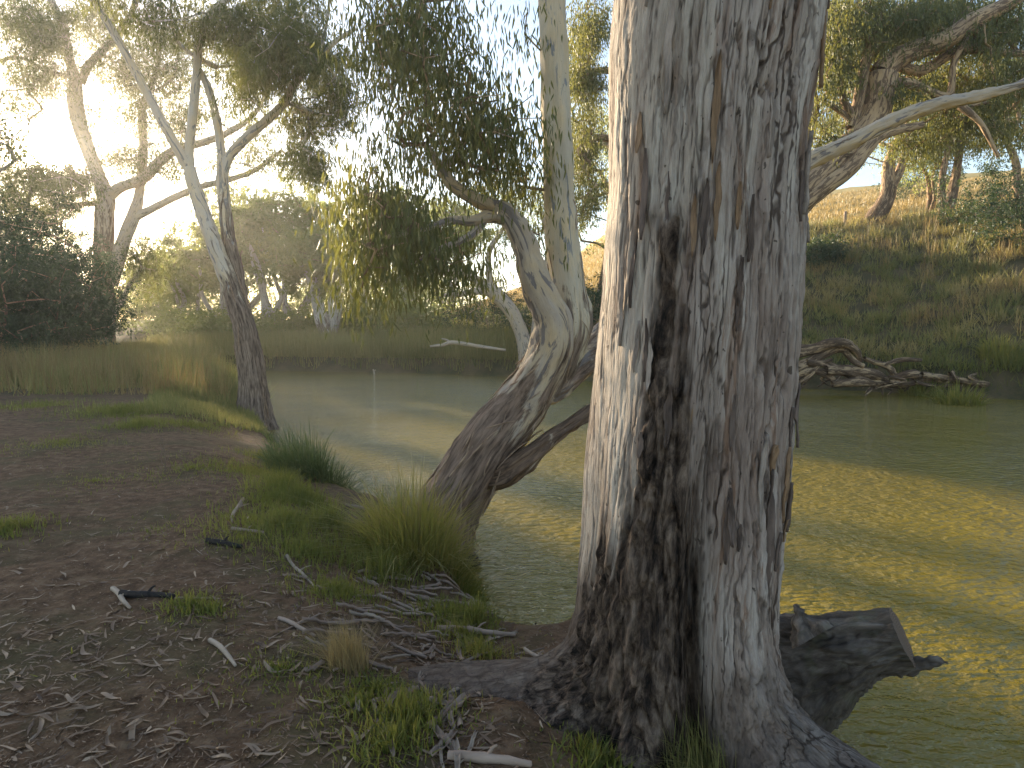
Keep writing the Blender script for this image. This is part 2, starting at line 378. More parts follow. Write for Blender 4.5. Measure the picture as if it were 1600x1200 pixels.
def grow(skel, targets, rng, r_tip=.008, step=.5, power=.5, sag=.12, wig=.12, up=.25):
    """join every target to the skeleton; returns chains [(pts, radii)]"""
    skel = np.asarray(skel); pos = [p for p in skel]; par = [-1]*len(pos)
    arr = np.zeros((len(pos)+len(targets)*9, 3)); arr[:len(pos)] = skel; N = len(pos)
    cnt = np.zeros(len(arr)); parent = np.full(len(arr), -1); chains = []
    d0 = np.array([np.min(np.linalg.norm(skel-t, axis=1)) for t in targets])
    for k in np.argsort(d0):
        t = targets[k]; dv = t-arr[:N]; ds = np.linalg.norm(dv, axis=1)
        cost = ds*(1+up*np.clip(-dv[:, 2]/np.maximum(ds, .01), -.3, 1))
        j = int(np.argmin(cost)); L = ds[j]; m = int(np.clip(L/step, 1, 8)); a = arr[j]
        ctrl = a+(t-a)*.45+np.array([0, 0, sag*L])+rng.normal(size=3)*wig*L
        ids = [j]
        for i in range(1, m+1):
            u = i/m; p = (1-u)**2*a+2*u*(1-u)*ctrl+u*u*t+(rng.normal(size=3)*wig*.35*L/m if i < m else 0)
            arr[N] = p; parent[N] = ids[-1]; ids.append(N); N += 1
        chains.append(ids)
        q_ = ids[-1]
        while q_ >= 0: cnt[q_] += 1; q_ = parent[q_]
    out = []
    for ids in chains:
        r = r_tip*np.maximum(cnt[ids], 1)**power; r[0] = r[1] if len(r) > 1 else r[0]
        out.append((arr[ids], r))
    return out
def blob_points(blobs, rng):
    """blobs: (px, py, rx, ry, D, rD, n) ellipses of foliage at distance D"""
    out = []
    for (px, py, rx, ry, D, rD, n) in blobs:
        v = rng.normal(size=(n, 3)); v /= np.linalg.norm(v, axis=1)[:, None]; v *= (rng.uniform(0, 1, n)**.45)[:, None]
        out.append(P(px+v[:, 0]*rx, py+v[:, 1]*ry, D+v[:, 2]*rD))
    return np.concatenate(out)
def path(pts, D):
    """[(px,py,width_px[,dD])] -> world points and radii"""
    a = np.array([p[:3] for p in pts], float); dD = np.array([p[3] if len(p) > 3 else 0 for p in pts])
    return P(a[:, 0], a[:, 1], D+dD), a[:, 2]/F*(D+dD)/2
def gum(name, label, D, stems, blobs, seed, leaf='leaf_mid', bark='gum', L=.16, wd=.028, per=60, spread=.5, droop=.9, seg=14, step=.2,
        rough=.02, old=None, fine=False, strands=6, slen=.45, tint=.45, r_tip=.008, gstep=.5, group=None, base=None, ribbons=(), cat='gum tree', twig_seg=5, wig=.14, lump=.06, flare=True, sag=.12, tmat=None):
    rng = np.random.RandomState(seed)
    P0, R0 = path(stems[0][1], D)
    bx = P0[0].copy(); gz = float(H(np.array([bx[0]]), np.array([bx[1]]))[0]); 
    root = thing(name, label, cat, (bx[0], bx[1], gz), group)
    skel = []
    parts = {}
    for i, (kind, pts, *mt) in enumerate(stems):
        p, r = path(pts, D)
        if i == 0:
            p = np.vstack([[p[0][0]-(p[1][0]-p[0][0])*.15, p[0][1], min(gz, p[0][2])-.4], p]); r = np.concatenate([[r[0]*(1.25 if flare else 1.05)], r])
        w = Wood(); o_ = old[i] if old and i < len(old) and old[i] is not None else (0.0)
        fl = None
        if i == 0 and flare:
            ph = rng.uniform(0, 6)
            fl = (lambda th, ln, pp, ph=ph, r0=r[0]: 1+np.exp(-np.maximum(ln-.4, 0)/(r0*1.3))*(.35+.28*np.cos(th*4+ph)+.12*np.cos(th*7+ph*2)))
        w.tube(p, r, max(6, int(seg*(1 if i == 0 else .8))), step, o_, lump, rough, True, seed+i*.37, fl)
        w.build(kind, M[mt[0] if mt else bark], root)
        for (si, cnt_, t0, t1, ln0, rr0) in ribbons:
            if si != i: continue
            sp2, sr2 = smooth_path(p, r, .06)
            dd = np.gradient(sp2, axis=0); dd /= np.linalg.norm(dd, axis=1)[:, None]; UU = np.cross(dd, [0, 1, 0]); UU /= np.linalg.norm(UU, axis=1)[:, None]; VV = np.cross(dd, UU)
            for k_ in range(cnt_):
                a0 = int(len(sp2)*rng.uniform(t0, t1)); m_ = max(4, int(ln0*rng.uniform(.4, 1.3)/.06)); ix = np.arange(a0, min(a0+m_, len(sp2)-1))
                if len(ix) < 4: continue
                ph_ = rng.uniform(0, 6.283)+np.linspace(0, rng.normal()*.35, len(ix)); u_ = np.linspace(0, 1, len(ix)); end = u_ if rng.uniform() < .5 else 1-u_
                rd = sr2[ix]*(1.0+.06*rng.uniform())+rr0*.6+.08*rng.uniform()**2*end**4
                w2 = Wood(); w2.tube(sp2[ix]+UU[ix]*(np.cos(ph_)*rd)[:, None]+VV[ix]*(np.sin(ph_)*rd)[:, None], rr0*rng.uniform(.5, 1.4)*(.35+np.sin(np.pi*np.clip(u_, .08, .95))), 6, .03, 0, .2, 0, True, k_)
                w2.build('bark_ribbon', M['ribbon'], root)
        sp_, sr_ = smooth_path(p, r, .35 if D < 20 else .8)
        k0 = 0 if kind == 'limb' else int(len(sp_)*.35)
        skel.append(sp_[k0:])
    if blobs:
        T = blob_points(blobs, rng)
        ch = grow(np.concatenate(skel), T, rng, r_tip, gstep, .5, sag, wig)
        tw = Wood()
        for i, (p, r) in enumerate(ch):
            tw.tube(p, r, twig_seg, gstep*.5, 0.0, 0, 0, False, i*.1)
        o = tw.build('branches', M[tmat or bark], root); o['kind'] = 'stuff'
        lv = Leaves(); lv.clumps(T, per, spread, L, wd, droop, rng, fine, strands, slen, tint)
        # also leaves along the outer branches
        ends = np.concatenate([p[-2:-1]*.5+p[-1:]*.5 for p, r in ch])
        lv.clumps(ends, per//2, spread*.8, L, wd, droop, rng, fine, strands, slen, tint)
        lv.build('crown', M[leaf], root)
    return root

# ================================================================== the big foreground gum
DT = 2.78
rows = np.array([-260, -100, 0, 100, 200, 300, 400, 500, 600, 700, 800, 900, 1000, 1100, 1200, 1330])
Lp = np.array([972, 962, 956, 946, 945, 942, 935, 930, 921, 911, 903, 896, 892, 892, 892, 892.])
Rp = np.array([1330, 1300, 1280, 1268, 1251, 1243, 1240, 1234, 1228, 1222, 1218, 1213, 1212, 1216, 1220, 1222.])
def big_gum():
    root = thing('gum_tree', 'massive weathered gum trunk in the foreground, grey bark with a blackened base', 'gum tree', P(1060, 1130, DT)*[1, 1, 0]+[0, 0, .9])
    nz = 500
    zt = 5.3; z = np.concatenate([np.linspace(.45, 4.4, 440, endpoint=False), np.linspace(4.4, zt, 60)])
    pyrow = np.array([proj(np.array([.8, DT, zz]))[1] for zz in z])
    lx = np.interp(pyrow, rows, Lp); rx = np.interp(pyrow, rows, Rp)
    xl = np.array([P(a, b, DT)[0] for a, b in zip(lx, pyrow)]); xr = np.array([P(a, b, DT)[0] for a, b in zip(rx, pyrow)])
    cx = (xl+xr)/2; w = (xr-xl)/2*.965
    va = math.atan2(.8, DT)          # the direction the trunk is seen in
    f = np.array([-math.sin(va), -math.cos(va)]); l = np.array([math.cos(va), -math.sin(va)])
    th = np.concatenate([np.linspace(-1.95, 1.95, 400, endpoint=False), np.linspace(1.95, 2*math.pi-1.95, 60, endpoint=False)]); nth = len(th)
    Z, TH = np.meshgrid(z, th, indexing='ij'); R = np.repeat(w[:, None], nth, 1)
    c, s = np.cos(TH), np.sin(TH)
    zg = .88; up = np.maximum(Z-zg, -.1)
    def g(a, sg): 
        dd = (TH-a+math.pi) % (2*math.pi)-math.pi; return np.exp(-(dd/sg)**2)
    gpos = .25-.10*ss(1.2, 3.2, Z)+.03*np.sin(Z*3)
    gr_ = ss(3.3, 1.0, Z)
    R = R*(1-.30*gr_*g(gpos, .12)-.13*gr_*g(gpos+.02, .36)+.05*gr_*g(gpos-.42, .28)+.05*gr_*g(gpos+.45, .25))
    R *= 1-.06*g(-1.0, .12)*ss(2.2, 1.2, Z)+.04*np.sin(TH*3+Z*1.1)+.02*np.sin(TH*5-Z*1.7)
    for a, sg, A_, hh_ in ((-1.30, .34, .31, .08), (-.80, .24, .15, .13), (-.25, .20, .14, .18), (.72, .26, .07, .20), (1.30, .30, .06, .16), (1.0, .30, .17, .09), (2.3, .4, .05, .2), (-2.4, .4, .12, .2)):
        R = R+A_*g(a, sg)*np.exp(-up/hh_)
    bx, by, bz = R*c, R*s, Z
    # bark relief
    wx_ = .25*noise(bx*3, by*3, bz*1.2)
    ridge = 1-np.abs(fbm(bx*13+wx_*2, by*13+wx_*2, bz*.75, 4))*1.7
    crack = ss(.78, .98, ridge)*ss(-.25, .25, fbm(bx*2.5+3, by*2.5, bz*.9, 2))
    pl = fbm(bx*6.5+4+wx_*2, by*6.5, bz*.8+9, 4); steps = np.floor(pl*5)/5+.2*ss(.88, 1, (pl*5) % 1)
    fine = fbm(bx*38, by*38, bz*3.0, 3)
    vfine = fbm(bx*90, by*90, bz*10, 2)
    blocky = 1-np.abs(fbm(bx*15+7+wx_*2, by*15, bz*4.2, 4))*1.7
    X = cx[:, None]+R*(s*l[0]+c*f[0]); Y = DT+R*(s*l[1]+c*f[1])
    px, py = proj(np.stack([X, Y, Z], -1)); front = ss(-.2, .2, c)
    cl = np.interp(py, [300, 340, 450, 600, 700, 800, 900, 1000, 1100, 1200], [1062, 1046, 1036, 1013, 990, 968, 942, 905, 800, 700])
    cr = np.interp(py, [300, 340, 450, 600, 700, 800, 900, 1000, 1100, 1200], [1058, 1050, 1054, 1060, 1072, 1086, 1096, 1096, 1096, 1100])
    wob = 20*fbm(bx*7, by*7, bz*1.6, 3)+26*fbm(bx*22, by*22, bz*1.1, 2)+4*(py < 620)
    char = ss(-14, 8, px-cl+wob)*ss(-12, 12, cr+wob-px)*ss(315, 380, py+wob)*front
    char = np.maximum(char, .55*ss(1000, 1120, py+wob*2)*front)
    char = np.maximum(char, .7*ss(-.8, -1.3, c)*ss(1.8, 1.2, Z))
    rust = ss(-40, 10, px-cl+wob*1.3)*ss(-28, 12, cr+wob*1.3-px)*ss(260, 460, py+wob)*front
    low = ss(1.75, 1.05, Z+.5*fbm(bx*5, by*5, bz*1.2, 3)+.55*ss(.25, .5, TH)*ss(2.2, 1.4, TH))
    litside = ss(.12, -.38, s+.25*noise(bx*2, by*2, bz*.7))   # left, smoother weathered wood, also paled to paint in the sunlit strip
    amp = .28+.72*ss(-.72, -.1, s)
    lines = ss(.86, .98, 1-np.abs(fbm(bx*24+wx_*2, by*24, bz*1.0+2, 3))*1.6)
    disp = amp*(-.022*crack+.024*steps-.007*lines+.008*fine+.004*vfine)+.02*fbm(bx*1.6, by*1.6, bz*.7, 3)
    disp = disp*(1-char)+char*(.030*(ss(.2, .95, blocky)*-1)+.014+.010*fine+.004*vfine+.012*steps)
    # a few deep vertical splits
    for a, z0, z1, dp, sw in ((-.62, 2.75, 3.35, .035, .022), (-.50, 2.3, 3.1, .02, .03), (.12, 2.4, 4.2, .015, .03), (.72, 1.4, 2.9, .02, .02), (.95, 1.1, 2.3, .025, .02)):
        disp -= dp*g(a+.06*noise(Z*2.5, a*9), sw)*ss(z0, z0+.15, Z)*ss(z1, z1-.2, Z)
    R2 = R+disp
    X = cx[:, None]+R2*(s*l[0]+c*f[0]); Y = DT+R2*(s*l[1]+c*f[1])
    V = np.stack([X, Y, Z], -1).reshape(-1, 3)
    i = np.arange(nz*nth).reshape(nz, nth); j = np.roll(i, -1, 1)
    Q = np.stack([i[:-1], j[:-1], j[1:], i[1:]], -1).reshape(-1, 4)
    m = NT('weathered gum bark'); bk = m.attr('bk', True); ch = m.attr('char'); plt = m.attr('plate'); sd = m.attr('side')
    a1 = m.noise(bk, 6, 6, .65, .5, (1, 1, .14)); a2 = m.noise(bk, 14, 6, .7, .6, (1, 1, .10)); a3 = m.noise(bk, 75, 5, .75, 0, (1, 1, .09))
    base = m.ramp(a1, (.26, (.28, .205, .165)), (.40, (.43, .34, .285)), (.53, (.54, .46, .40)), (.66, (.66, .58, .50)))
    base = m.mix(m.ramp(a2, (.56, 0.0), (.64, .75)), base, (.30, .175, .11))
    base = m.mix(m.ramp(m.noise(bk, 11, 4, .6, .8, (1, 1, .09)), (.66, 0.0), (.70, .9)), base, (.55, .36, .17))
    base = m.mix(m.ramp(m.noise(bk, 9, 5, .65, .4, (1, 1, .11)), (.30, .7), (.42, 0.0)), base, (.15, .11, .09))
    wood = m.ramp(m.noise(bk, 10, 6, .7, .3, (1, 1, .13)), (.31, (.24, .185, .15)), (.45, (.52, .45, .38)), (.66, (.70, .62, .52)))  # weathered wood, its colour raised to carry the sunlit left strip
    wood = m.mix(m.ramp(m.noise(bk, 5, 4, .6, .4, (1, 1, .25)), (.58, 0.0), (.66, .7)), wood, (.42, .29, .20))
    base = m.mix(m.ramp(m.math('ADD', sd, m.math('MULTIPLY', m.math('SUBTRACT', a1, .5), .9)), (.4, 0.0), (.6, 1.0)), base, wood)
    base = m.mix(m.math('MULTIPLY', m.ramp(a3, (.35, 1.0), (.6, 0.0)), .45), base, m.mix(1.0, base, (.35, .30, .27), 'MULTIPLY'))
    base = m.mix(m.math('MULTIPLY', m.attr('low'), .85), base, m.ramp(a2, (.35, (.05, .036, .029)), (.5, (.12, .09, .073)), (.68, (.22, .175, .145))))
    base = m.mix(m.math('MULTIPLY', m.attr('rust'), .22), base, m.ramp(a2, (.35, (.07, .04, .028)), (.55, (.19, .12, .085)), (.7, (.30, .23, .19))))
    base = m.mix(m.math('MULTIPLY', m.attr('lines'), .7), base, (.05, .035, .028))
    base = m.mix(m.math('MULTIPLY', plt, .45), base, (.07, .045, .035))
    vo = m.n('TexVoronoi', feature='DISTANCE_TO_EDGE'); mp = m.n('Mapping'); m.put(mp.inputs['Vector'], m.mix(.04, bk, m.n('TexNoise', i_Vector=bk, i_Scale=9.0).outputs[1])); mp.inputs['Scale'].default_value = (1, 1, .06); m.put(vo.inputs['Vector'], mp.outputs[0]); vo.inputs['Scale'].default_value = 17
    vo2 = m.n('TexVoronoi', feature='F1'); m.put(vo2.inputs['Vector'], mp.outputs[0]); vo2.inputs['Scale'].default_value = 17
    pc = m.n('SeparateColor'); m.put(pc.inputs[0], vo2.outputs['Color'])
    base = m.mix(m.math('MULTIPLY', m.ramp(pc.outputs[0], (.3, 0.0), (.9, 1.0)), .3), base, m.mix(1.0, base, (.50, .42, .36), 'MULTIPLY'))
    edge = m.ramp(vo.outputs['Distance'], (.02, 1.0), (.06, 0.0)); edge = m.math('MULTIPLY', edge, m.ramp(m.noise(bk, 5, 3, .6, 0, (1, 1, .4)), (.42, 0.0), (.58, 1.0)))
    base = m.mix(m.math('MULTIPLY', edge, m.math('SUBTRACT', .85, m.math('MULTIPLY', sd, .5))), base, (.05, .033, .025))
    spk = m.ramp(m.noise(bk, 48, 2, .5, 0, (1, 1, .5)), (.70, 0.0), (.73, .8)); base = m.mix(spk, base, (.06, .045, .035))
    blk = m.ramp(m.noise(bk, 20, 6, .75, .4, (1, 1, .28)), (.38, (.012, .010, .009)), (.48, (.07, .049, .037)), (.60, (.19, .14, .105)), (.73, (.32, .25, .20)))
    col = m.mix(ch, base, blk)
    a3 = m.math('SUBTRACT', a3, m.math('MULTIPLY', edge, .6))
    h = m.math('ADD', m.math('MULTIPLY', a3, .6), m.math('ADD', m.math('MULTIPLY', a2, .6), m.math('MULTIPLY', m.noise(bk, 160, 4, .7, 0, (1, 1, .15)), .3)))
    mat = m.done(m.bsdf(col, .88, m.bump(h, 1.0, .02), .12))
    M['big'] = mat
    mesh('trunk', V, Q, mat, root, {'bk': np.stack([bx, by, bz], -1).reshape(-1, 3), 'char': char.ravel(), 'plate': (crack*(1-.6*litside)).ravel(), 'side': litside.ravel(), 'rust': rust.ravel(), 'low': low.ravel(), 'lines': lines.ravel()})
    # curling flakes of bark standing off the trunk
    rs = np.random.RandomState(12)
    FLK = [(.10, 3.35, .42, .030, 'o'), (.16, 3.0, .30, .024, 'o'), (-.52, 3.05, .36, .03, 'd'), (-.62, 2.75, .3, .022, 'd'), (-.36, 3.6, .5, .03, 'p'), (1.42, 2.15, .28, .03, 'd'), (1.40, 1.75, .22, .03, 'd'), (.95, 1.7, .5, .03, 'd'), (.80, 1.9, .4, .03, 'p')]
    FLK += [(rs.uniform(-1.0, 1.5), rs.uniform(1.3, 4.0), rs.uniform(.10, .34), rs.uniform(.012, .032), 'dpo'[rs.randint(0, 3) if rs.uniform() < .6 else 0]) for _ in range(46)]
    FM = {}
    for kk, cc in (('d', (.19, .14, .115)), ('p', (.46, .38, .32)), ('o', (.36, .23, .135))):
        q_ = NT('bark flake '+kk); bq = q_.attr('bk', True); FM[kk] = q_.done(q_.bsdf(q_.mix(q_.ramp(q_.noise(bq, 40, 4, .7, .3, (1, 1, .12)), (.35, 0.0), (.65, 1.0)), tuple(v*.4 for v in cc), cc), .9))
    for a, z0, ln, wd, kk in FLK:
        t_ = np.linspace(0, 1, 16)[:, None]; u_ = np.linspace(-1, 1, 6)[None]
        zz = z0+ln*(t_-.5)+0*u_; taper = np.sin(np.pi*np.clip(t_, .01, .99))**.75*(1+.5*noise(t_*5, a*9+u_*.8)); Rm = np.interp(zz, z, w)
        aa = a+(u_*wd*taper/2+.008*noise(t_*3, a*5+z0))/Rm
        if z0 < 1.9 and -.9 < a < .3: continue
        if a < -.72: continue
        if a < -.40 and kk == 'd' and z0 not in (3.05, 2.75): kk = 'p'  # dark flakes turned pale here so the painted lit side stays bright
        ti = np.clip(np.searchsorted(th, aa), 0, nth-1); zi_ = np.clip(np.searchsorted(z, zz), 0, nz-1)
        Rs = R2[zi_, ti].mean()*.35+R2[zi_, ti]*.65; lift = .006+.010*(u_**2)*rs.uniform(.3, 1.2)+.020*rs.uniform(0, 1)*np.abs(t_-rs.choice([0, 1]))**3
        def pt(rad): return np.stack([np.interp(zz, z, cx)+rad*(np.sin(aa)*l[0]+np.cos(aa)*f[0]), DT+rad*(np.sin(aa)*l[1]+np.cos(aa)*f[1]), zz], -1).reshape(-1, 3)
        Va = np.concatenate([pt(Rs+lift), pt(Rs+lift-.006)]); ii = np.arange(96).reshape(16, 6)
        Qa = np.stack([ii[:-1, :-1], ii[:-1, 1:], ii[1:, 1:], ii[1:, :-1]], -1).reshape(-1, 4); bd = np.array(list(ii[0])+list(ii[1:, -1])+list(ii[-1, -2::-1])+list(ii[-2:0:-1, 0])); nb_ = np.roll(bd, -1)
        bb = np.stack([aa*Rm, 0*aa+a*3, zz], -1).reshape(-1, 3)
        mesh('bark_flake', Va, np.concatenate([Qa, Qa[:, ::-1]+96, np.stack([nb_, bd, bd+96, nb_+96], -1)]), FM[kk], root, {'bk': np.concatenate([bb, bb])})
    # crown high above the frame
    rng = np.random.RandomState(5)
    top = np.array([cx[-1], DT, zt-.05])
    lim = Wood(); sk = []
    for k, (dx, dy, dz, r) in enumerate(((.2, .2, 5, .42), (2.6, 1.5, 4.5, .25), (-1.0, -3.0, 5.0, .22))):
        p = np.array([top-[0, 0, .4], top+np.array([dx, dy, dz])*.4+[0, 0, .3], top+np.array([dx, dy, dz]), top+np.array([dx, dy, dz])*1.5+[.4, 0, 0]])
        w2 = Wood(); w2.tube(p, [.36 if k == 0 else r*.9, r, r*.7, r*.4], 16, .3, 0, .06, 0, True, k); w2.build('limb', M['gum'], root); sk.append(smooth_path(p, [1]*4, .5)[0][2:])
    T = rng.normal(size=(150, 3)); T /= np.linalg.norm(T, axis=1)[:, None]; T = np.array([2.2, 1.0, 12.0])+T*[4.5, 3.5, 2.6]*(rng.uniform(size=(150, 1))**.4)
    ch_ = grow(np.concatenate(sk), T, rng, .012, .8)
    tw = Wood()
    for p, r in ch_: tw.tube(p, r, 5, .4, 0, 0, 0, False)
    tw.build('branches', M['gum'], root)['kind'] = 'stuff'
    lv = Leaves(); lv.clumps(T, 60, .7, .18, .035, .9, rng); lv.build('crown', M['leaf_mid'], root)
    return root
big_gum()

# ================================================================== the leaning gum in the water
D2 = 6.9
st2 = [('trunk', [(694, 815, 101, -.3), (722, 762, 96, -.25), (760, 700, 93, -.15), (808, 640, 84), (842, 590, 70), (862, 545, 66), (866, 505, 62), (851, 470, 52), (832, 430, 46), (823, 390, 40), (812, 362, 37), (792, 335, 33), (776, 322, 26)]),
       ('trunk', [(852, 612, 48, .22), (878, 560, 57, .25), (893, 510, 60, .27), (888, 450, 53, .3), (879, 380, 52, .35), (874, 300, 48, .4), (870, 200, 44, .4), (866, 100, 42, .45), (863, 0, 40, .5), (858, -150, 37, .7), (850, -300, 31, .9)], 'gum_cream'),
       ('limb', [(790, 333, 30), (770, 322, 24), (742, 310, 22, -.1), (722, 300, 20, -.15), (704, 286, 20, -.2), (692, 268, 17, -.2), (680, 250, 14, -.2), (665, 225, 10, -.2)]),
       ('limb', [(690, 262, 12, -.2), (708, 250, 11, -.1), (722, 225, 10, 0), (745, 195, 8, .2), (800, 180, 6, .4)]),
       ('limb', [(795, 340, 24), (765, 338, 20), (738, 345, 16, -.2), (705, 345, 13, -.4), (670, 355, 10, -.6), (600, 372, 7, -.9)]),
       ('limb', [(760, 340, 13), (740, 365, 12, -.2), (715, 378, 10, -.3), (680, 392, 8, -.5), (630, 420, 5, -.6)]),
       ('limb', [(836, 622, 40, .2), (868, 600, 54, .3), (895, 575, 54, .5), (925, 548, 50, .8), (1010, 470, 44, 1.2), (1120, 360, 36, 1.4), (1250, 262, 27, 1.5), (1330, 222, 23, 1.5), (1400, 186, 22, 1.5), (1470, 162, 20, 1.5), (1530, 150, 17, 1.5), (1600, 130, 13, 1.5), (1720, 80, 9, 1.5)], 'gum_tan'),
       ('limb', [(748, 745, 44, -.2), (785, 742, 46, -.3), (815, 722, 36, -.35), (850, 695, 28, -.3), (885, 668, 24, -.2), (920, 645, 22, -.1), (1000, 590, 16, .3)], 'gum_pink'),
       ('limb', [(858, -20, 22, .6), (780, -60, 16, .2), (700, -70, 12, -.2), (640, -60, 8, -.4)])]
bl2 = [(620, 60, 70, 70, 6.6, .9, 46), (690, 60, 60, 70, 6.8, .9, 34), (585, 50, 40, 50, 6.6, .8, 18), (720, 150, 50, 50, 6.6, .8, 26), (650, 150, 40, 50, 6.8, .8, 18), (790, 175, 60, 70, 6.55, .8, 44), (770, 240, 60, 50, 7.15, .8, 30),
       (690, 215, 50, 35, 6.9, .7, 20), (610, 220, 28, 26, 6.5, .5, 12), (580, 290, 35, 35, 6.2, .8, 22), (620, 330, 60, 45, 6.3, .8, 42), (575, 350, 30, 50, 6.1, .7, 20), (660, 370, 60, 30, 6.4, .7, 26), (590, 410, 28, 35, 6.1, .6, 15), (700, 410, 35, 22, 6.5, .6, 12),
       (565, 440, 12, 18, 6.1, .4, 5), (740, 400, 30, 25, 6.8, .5, 9), (820, 270, 25, 40, 7.4, .5, 12), (820, 35, 10, 26, 6.9, .3, 4), (830, 370, 20, 20, 7.3, .4, 4), (640, 0, 80, 40, 6.7, .8, 24)]
gum('gum_tree', 'leaning double-stemmed gum rooted at the water edge with twisted limbs and hanging leaves', D2, st2, bl2, 11, 'leaf', 'gum_tan', .125, .019, 32, .40, 2.0, 70, .045, .045,
    [[1, 1, .95, .8, .65, .5, .35, .25, .1, 0, 0], [.8, .5, .25, .1, 0, 0, 0, 0, 0, 0], None, None, None, None, [.55, .5, .35, .35, .3, .3, .3, .3, .25, .2], [.8, .6, .6, .6], None], True, 10, .36, .46, .005, .22, twig_seg=5, wig=.18, lump=.09, sag=.1, tmat='gum_brown', flare=False, ribbons=((0, 60, .05, .62, .45, .008), (1, 14, .02, .3, .35, .006)))

# ================================================================== slim forked gum on the left bank
st3 = [('trunk', [(397, 668, 50), (397, 640, 42), (394, 590, 38), (386, 530, 36), (376, 490, 34), (358, 440, 27), (338, 390, 24), (320, 340, 22), (303, 290, 20), (296, 262, 17)]),
       ('trunk', [(376, 492, 24, .1), (371, 440, 23, .2), (362, 400, 22, .25), (354, 350, 19, .3), (348, 285, 18, .3), (346, 240, 13, .3), (338, 185, 12, .3), (326, 140, 11, .3), (312, 110, 9, .4)]),
       ('limb', [(294, 262, 15), (270, 220, 14, -.2), (240, 165, 13, -.3), (208, 105, 12, -.4), (180, 55, 11, -.5), (148, 0, 10, -.6), (110, -90, 8, -.9)]),
       ('limb', [(296, 265, 14), (296, 230, 13), (302, 170, 13), (308, 110, 12, .2), (312, 60, 12, .2), (330, 22, 14, .2), (352, 0, 10, .2), (400, -60, 8, .3)]),
       ('limb', [(348, 275, 13, .3), (358, 245, 14, .3), (385, 215, 14, .3), (420, 185, 13, .3), (445, 160, 12, .2), (465, 125, 11, .1), (498, 90, 9), (530, 60, 7), (556, 45, 5)]),
       ('limb', [(500, 90, 6), (505, 60, 5), (512, 25, 4), (516, -20, 3)]),
       ('limb', [(338, 105, 8, .4), (300, 85, 6, .5), (275, 60, 5, .6), (268, 20, 4, .6)])]
bl3 = [(400, 60, 60, 60, 15.5, 1.8, 53), (470, 60, 55, 50, 15.6, 1.5, 45), (510, 110, 45, 40, 17.2, 1.4, 37), (530, 160, 28, 35, 17.2, 1.2, 21), (420, 120, 60, 40, 16.2, 1.5, 29), (340, 30, 40, 40, 15.8, 1.5, 24), (490, 190, 50, 40, 17.2, 1.2, 27), (500, 250, 35, 30, 17.2, 1.0, 16), (250, 20, 50, 35, 15.5, 1.4, 21), (440, 0, 90, 40, 15.8, 1.6, 34), (380, 150, 30, 30, 16, 1, 8), (470, 235, 30, 30, 17.2, 1, 11), (180, -30, 60, 40, 15, 1.4, 19)]
gum('gum_tree', 'slim forked gum leaning over the left bank with pale smooth limbs', 15.6, st3, bl3, 23, 'leaf_mid', 'gum', .16, .028, 90, .44, 1.0, 30, .10, .035,
    [[1, 1, 1, 1, .9, .6, .3, .25, 0, 0], [1, .9, .7, .5, .3, .1, 0, 0]], False, 9, .4, .40, .007, .4, twig_seg=5, ribbons=((0, 16, .0, .5, .9, .014), (1, 8, .0, .5, .8, .010)))

# ================================================================== tall gum further left
st4 = [('trunk', [(161, 556, 34), (161, 500, 31), (161, 440, 30), (162, 380, 27), (164, 330, 27), (165, 308, 24), (152, 270, 19), (138, 235, 19), (126, 200, 20), (118, 160, 21), (118, 130, 17), (108, 90, 13), (98, 40, 12), (80, 0, 10), (60, -60, 7)]),
       ('trunk', [(174, 445, 20, .3), (190, 385, 20, .4), (208, 340, 19, .4), (218, 300, 13, .4), (224, 240, 12, .4), (222, 190, 11, .4), (225, 160, 9, .5), (245, 110, 7, .5), (250, 60, 5, .5)]),
       ('limb', [(166, 308, 18), (190, 292, 15, -.2), (225, 278, 15, -.4), (252, 250, 14, -.6), (280, 232, 13, -.8), (320, 222, 10, -1), (360, 205, 9, -1.2), (400, 175, 6, -1.4), (425, 120, 4, -1.4)]),
       ('limb', [(206, 342, 13, .4), (240, 325, 11, .3), (280, 305, 10, .2), (320, 290, 9, 0), (360, 280, 8, 0), (400, 265, 7, 0), (440, 235, 5, 0)]),
       ('limb', [(126, 130, 12), (140, 100, 11), (165, 75, 10), (190, 45, 9), (210, 10, 7), (220, -30, 5)]),
       ('limb', [(108, 90, 9), (85, 60, 6), (60, 20, 5), (20, 10, 3)]),
       ('limb', [(172, 500, 10), (190, 470, 8), (205, 440, 6), (222, 420, 4)]),
       ('limb', [(160, 318, 9), (120, 320, 7, .4), (80, 330, 6, .8), (40, 352, 4, 1)]),
       ('limb', [(112, 120, 8), (70, 110, 6, .4), (30, 90, 5, .6), (-20, 100, 4, .8)])]
